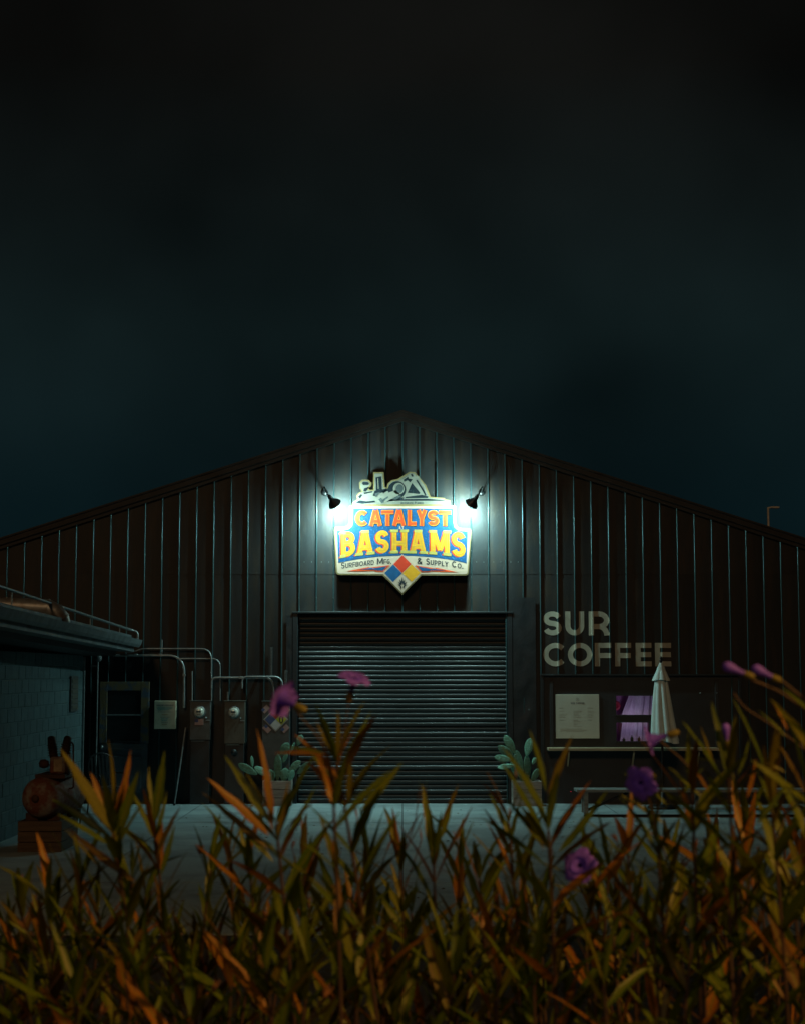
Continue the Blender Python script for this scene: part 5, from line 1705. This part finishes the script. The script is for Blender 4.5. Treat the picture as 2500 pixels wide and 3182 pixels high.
p, t = plant('petunia leaning in from the right with two long pink buds', 2560, 2300, 2.6, (0.08, 0.12), 10, 0.165, 40, 27)
stalk(p, 2.6, [(2560, 2260), (2480, 2190), (2420, 2148), (2330, 2112)], 0.0024)
fl_at(p, 2262, 2074, 2.6, (-0.85, 0.1, 0.35), 0.042, bud=True)
stalk(p, 2.6, [(2570, 2230), (2480, 2160), (2430, 2118), (2400, 2104)], 0.0022)
fl_at(p, 2352, 2082, 2.6, (-0.8, 0.1, 0.4), 0.040, bud=True)
p, t = plant('petunia with thin dark stems pointing over the right edge wall', 2500, 2420, 2.9, (0.05, 0.1), 9, 0.15, 40, 28)
stalk(p, 2.9, [(2500, 2330), (2400, 2255), (2310, 2200), (2278, 2154)], 0.0018)
p, t = plant('low petunia at far left under the timber crate', 150, 2790, 3.6, (0.04, 0.1), 9, 0.16, 36, 29)
p, t = plant('low petunia in the lower left corner', 70, 2810, 3.9, (0.0, 0.1), 8, 0.15, 34, 30)

# --- middle-height plants between the tall ones
for i, (px, py, D, who) in enumerate((
        (655, 2660, 3.8, 'slim petunia just left of the plain meter box'),
        (775, 2640, 3.6, 'slim petunia under the plain meter box'), (945, 2640, 3.6, 'slim petunia under the left door rail'), 
        (1140, 2640, 3.6, 'slim petunia right of the tallest stem'), 
        (1490, 2690, 3.6, 'slim petunia under the right part of the roller door'), (1625, 2660, 3.4, 'slim petunia under the right planter'),
        (1890, 2650, 3.5, 'slim petunia under the left end of the bench'), (1950, 2610, 3.5, 'slim petunia under the bench brace'),
        (250, 2700, 3.6, 'low petunia right of the timber crate'), (410, 2680, 3.7, 'slim petunia under the old door'))):
    plant(who, px, py + 45, D, ((-0.05, 0.04, 0.0)[i % 3], 0.1), 8, 0.165, 27 + (i % 4) * 5, 60 + i, gap=0.066, ax=0.3)

# --- the dense bed: plants nothing tells apart
rng = random.Random(2024)
cnt = 0
bed = 'petunias of the dense foreground bed'
def skyline(px):
    pts = [(-40, 2850), (100, 2800), (260, 2700), (360, 2680), (470, 2700), (560, 2800), (640, 2790), (740, 2700), (900, 2660), (1020, 2700), (1120, 2700), (1260, 2760), (1400, 2730), (1500, 2760), (1620, 2720), (1760, 2740), (1900, 2690), (2020, 2620), (2200, 2540), (2350, 2520), (2540, 2480)]
    for (a_, za_), (b_, zb_) in zip(pts, pts[1:]):
        if a_ <= px <= b_: return za_ + (zb_ - za_) * (px - a_) / (b_ - a_)
    return 2800
for row, (D0, off, npl) in enumerate(((4.2, 80, 20), (3.8, 130, 20), (3.4, 200, 19), (3.0, 280, 17))):
    for i in range(npl):
        px = -30 + 2560 * (i + rng.uniform(0.15, 0.85)) / npl
        py = skyline(px) + off + abs(rng.gauss(0, 60))
        under = ('under the rusty compressor', 'below the old blue door', 'below the meter boxes', 'below the left half of the roller door', 'below the right half of the roller door', 'below the menu board', 'below the closed umbrella', 'at the right edge')[sum(px > q for q in (290, 560, 910, 1250, 1580, 1900, 2200))]
        rowname = ('back row', 'second row', 'third row', 'front row')[row]
        r_ = plant('flowerless petunia, ' + rowname + ' of the bed, ' + under, px, py, D0 + rng.uniform(-0.15, 0.15), (rng.uniform(-.08, .08), rng.uniform(-.05, .1)), 8, rng.uniform(0.16, 0.21), rng.uniform(28, 50), 100 + cnt, group=bed, gap=0.078, ax=0.22)
        cnt += 1

# ------------------------------------------------------------------ dry litter on the yard
rng = random.Random(77)
lt = MB()
for i in range(420):
    x, y = rng.gauss(0.6, 3.2), rng.uniform(-13.5, -0.7)
    a_ = rng.uniform(0, 6.28); l_ = rng.uniform(0.012, 0.04); w_ = l_ * rng.uniform(0.3, 0.7)
    c_, s_ = math.cos(a_), math.sin(a_)
    q = [(x + c_ * l_, y + s_ * l_, 0.008), (x - s_ * w_, y + c_ * w_, 0.012 + rng.uniform(0, 0.012)), (x - c_ * l_, y - s_ * l_, 0.008), (x + s_ * w_, y - c_ * w_, 0.014 + rng.uniform(0, 0.012))]
    lt.add(q, [(0, 1, 2, 3)])
M_litter = mat('dry_litter', (0.30, 0.30, 0.26), 0.7, 0.0, 0.5, 3.0)
lo_ = lt.build('leaf_litter', M_litter)
tag(lo_, 'small dry leaf litter scattered over the yard', 'litter', kind='stuff')
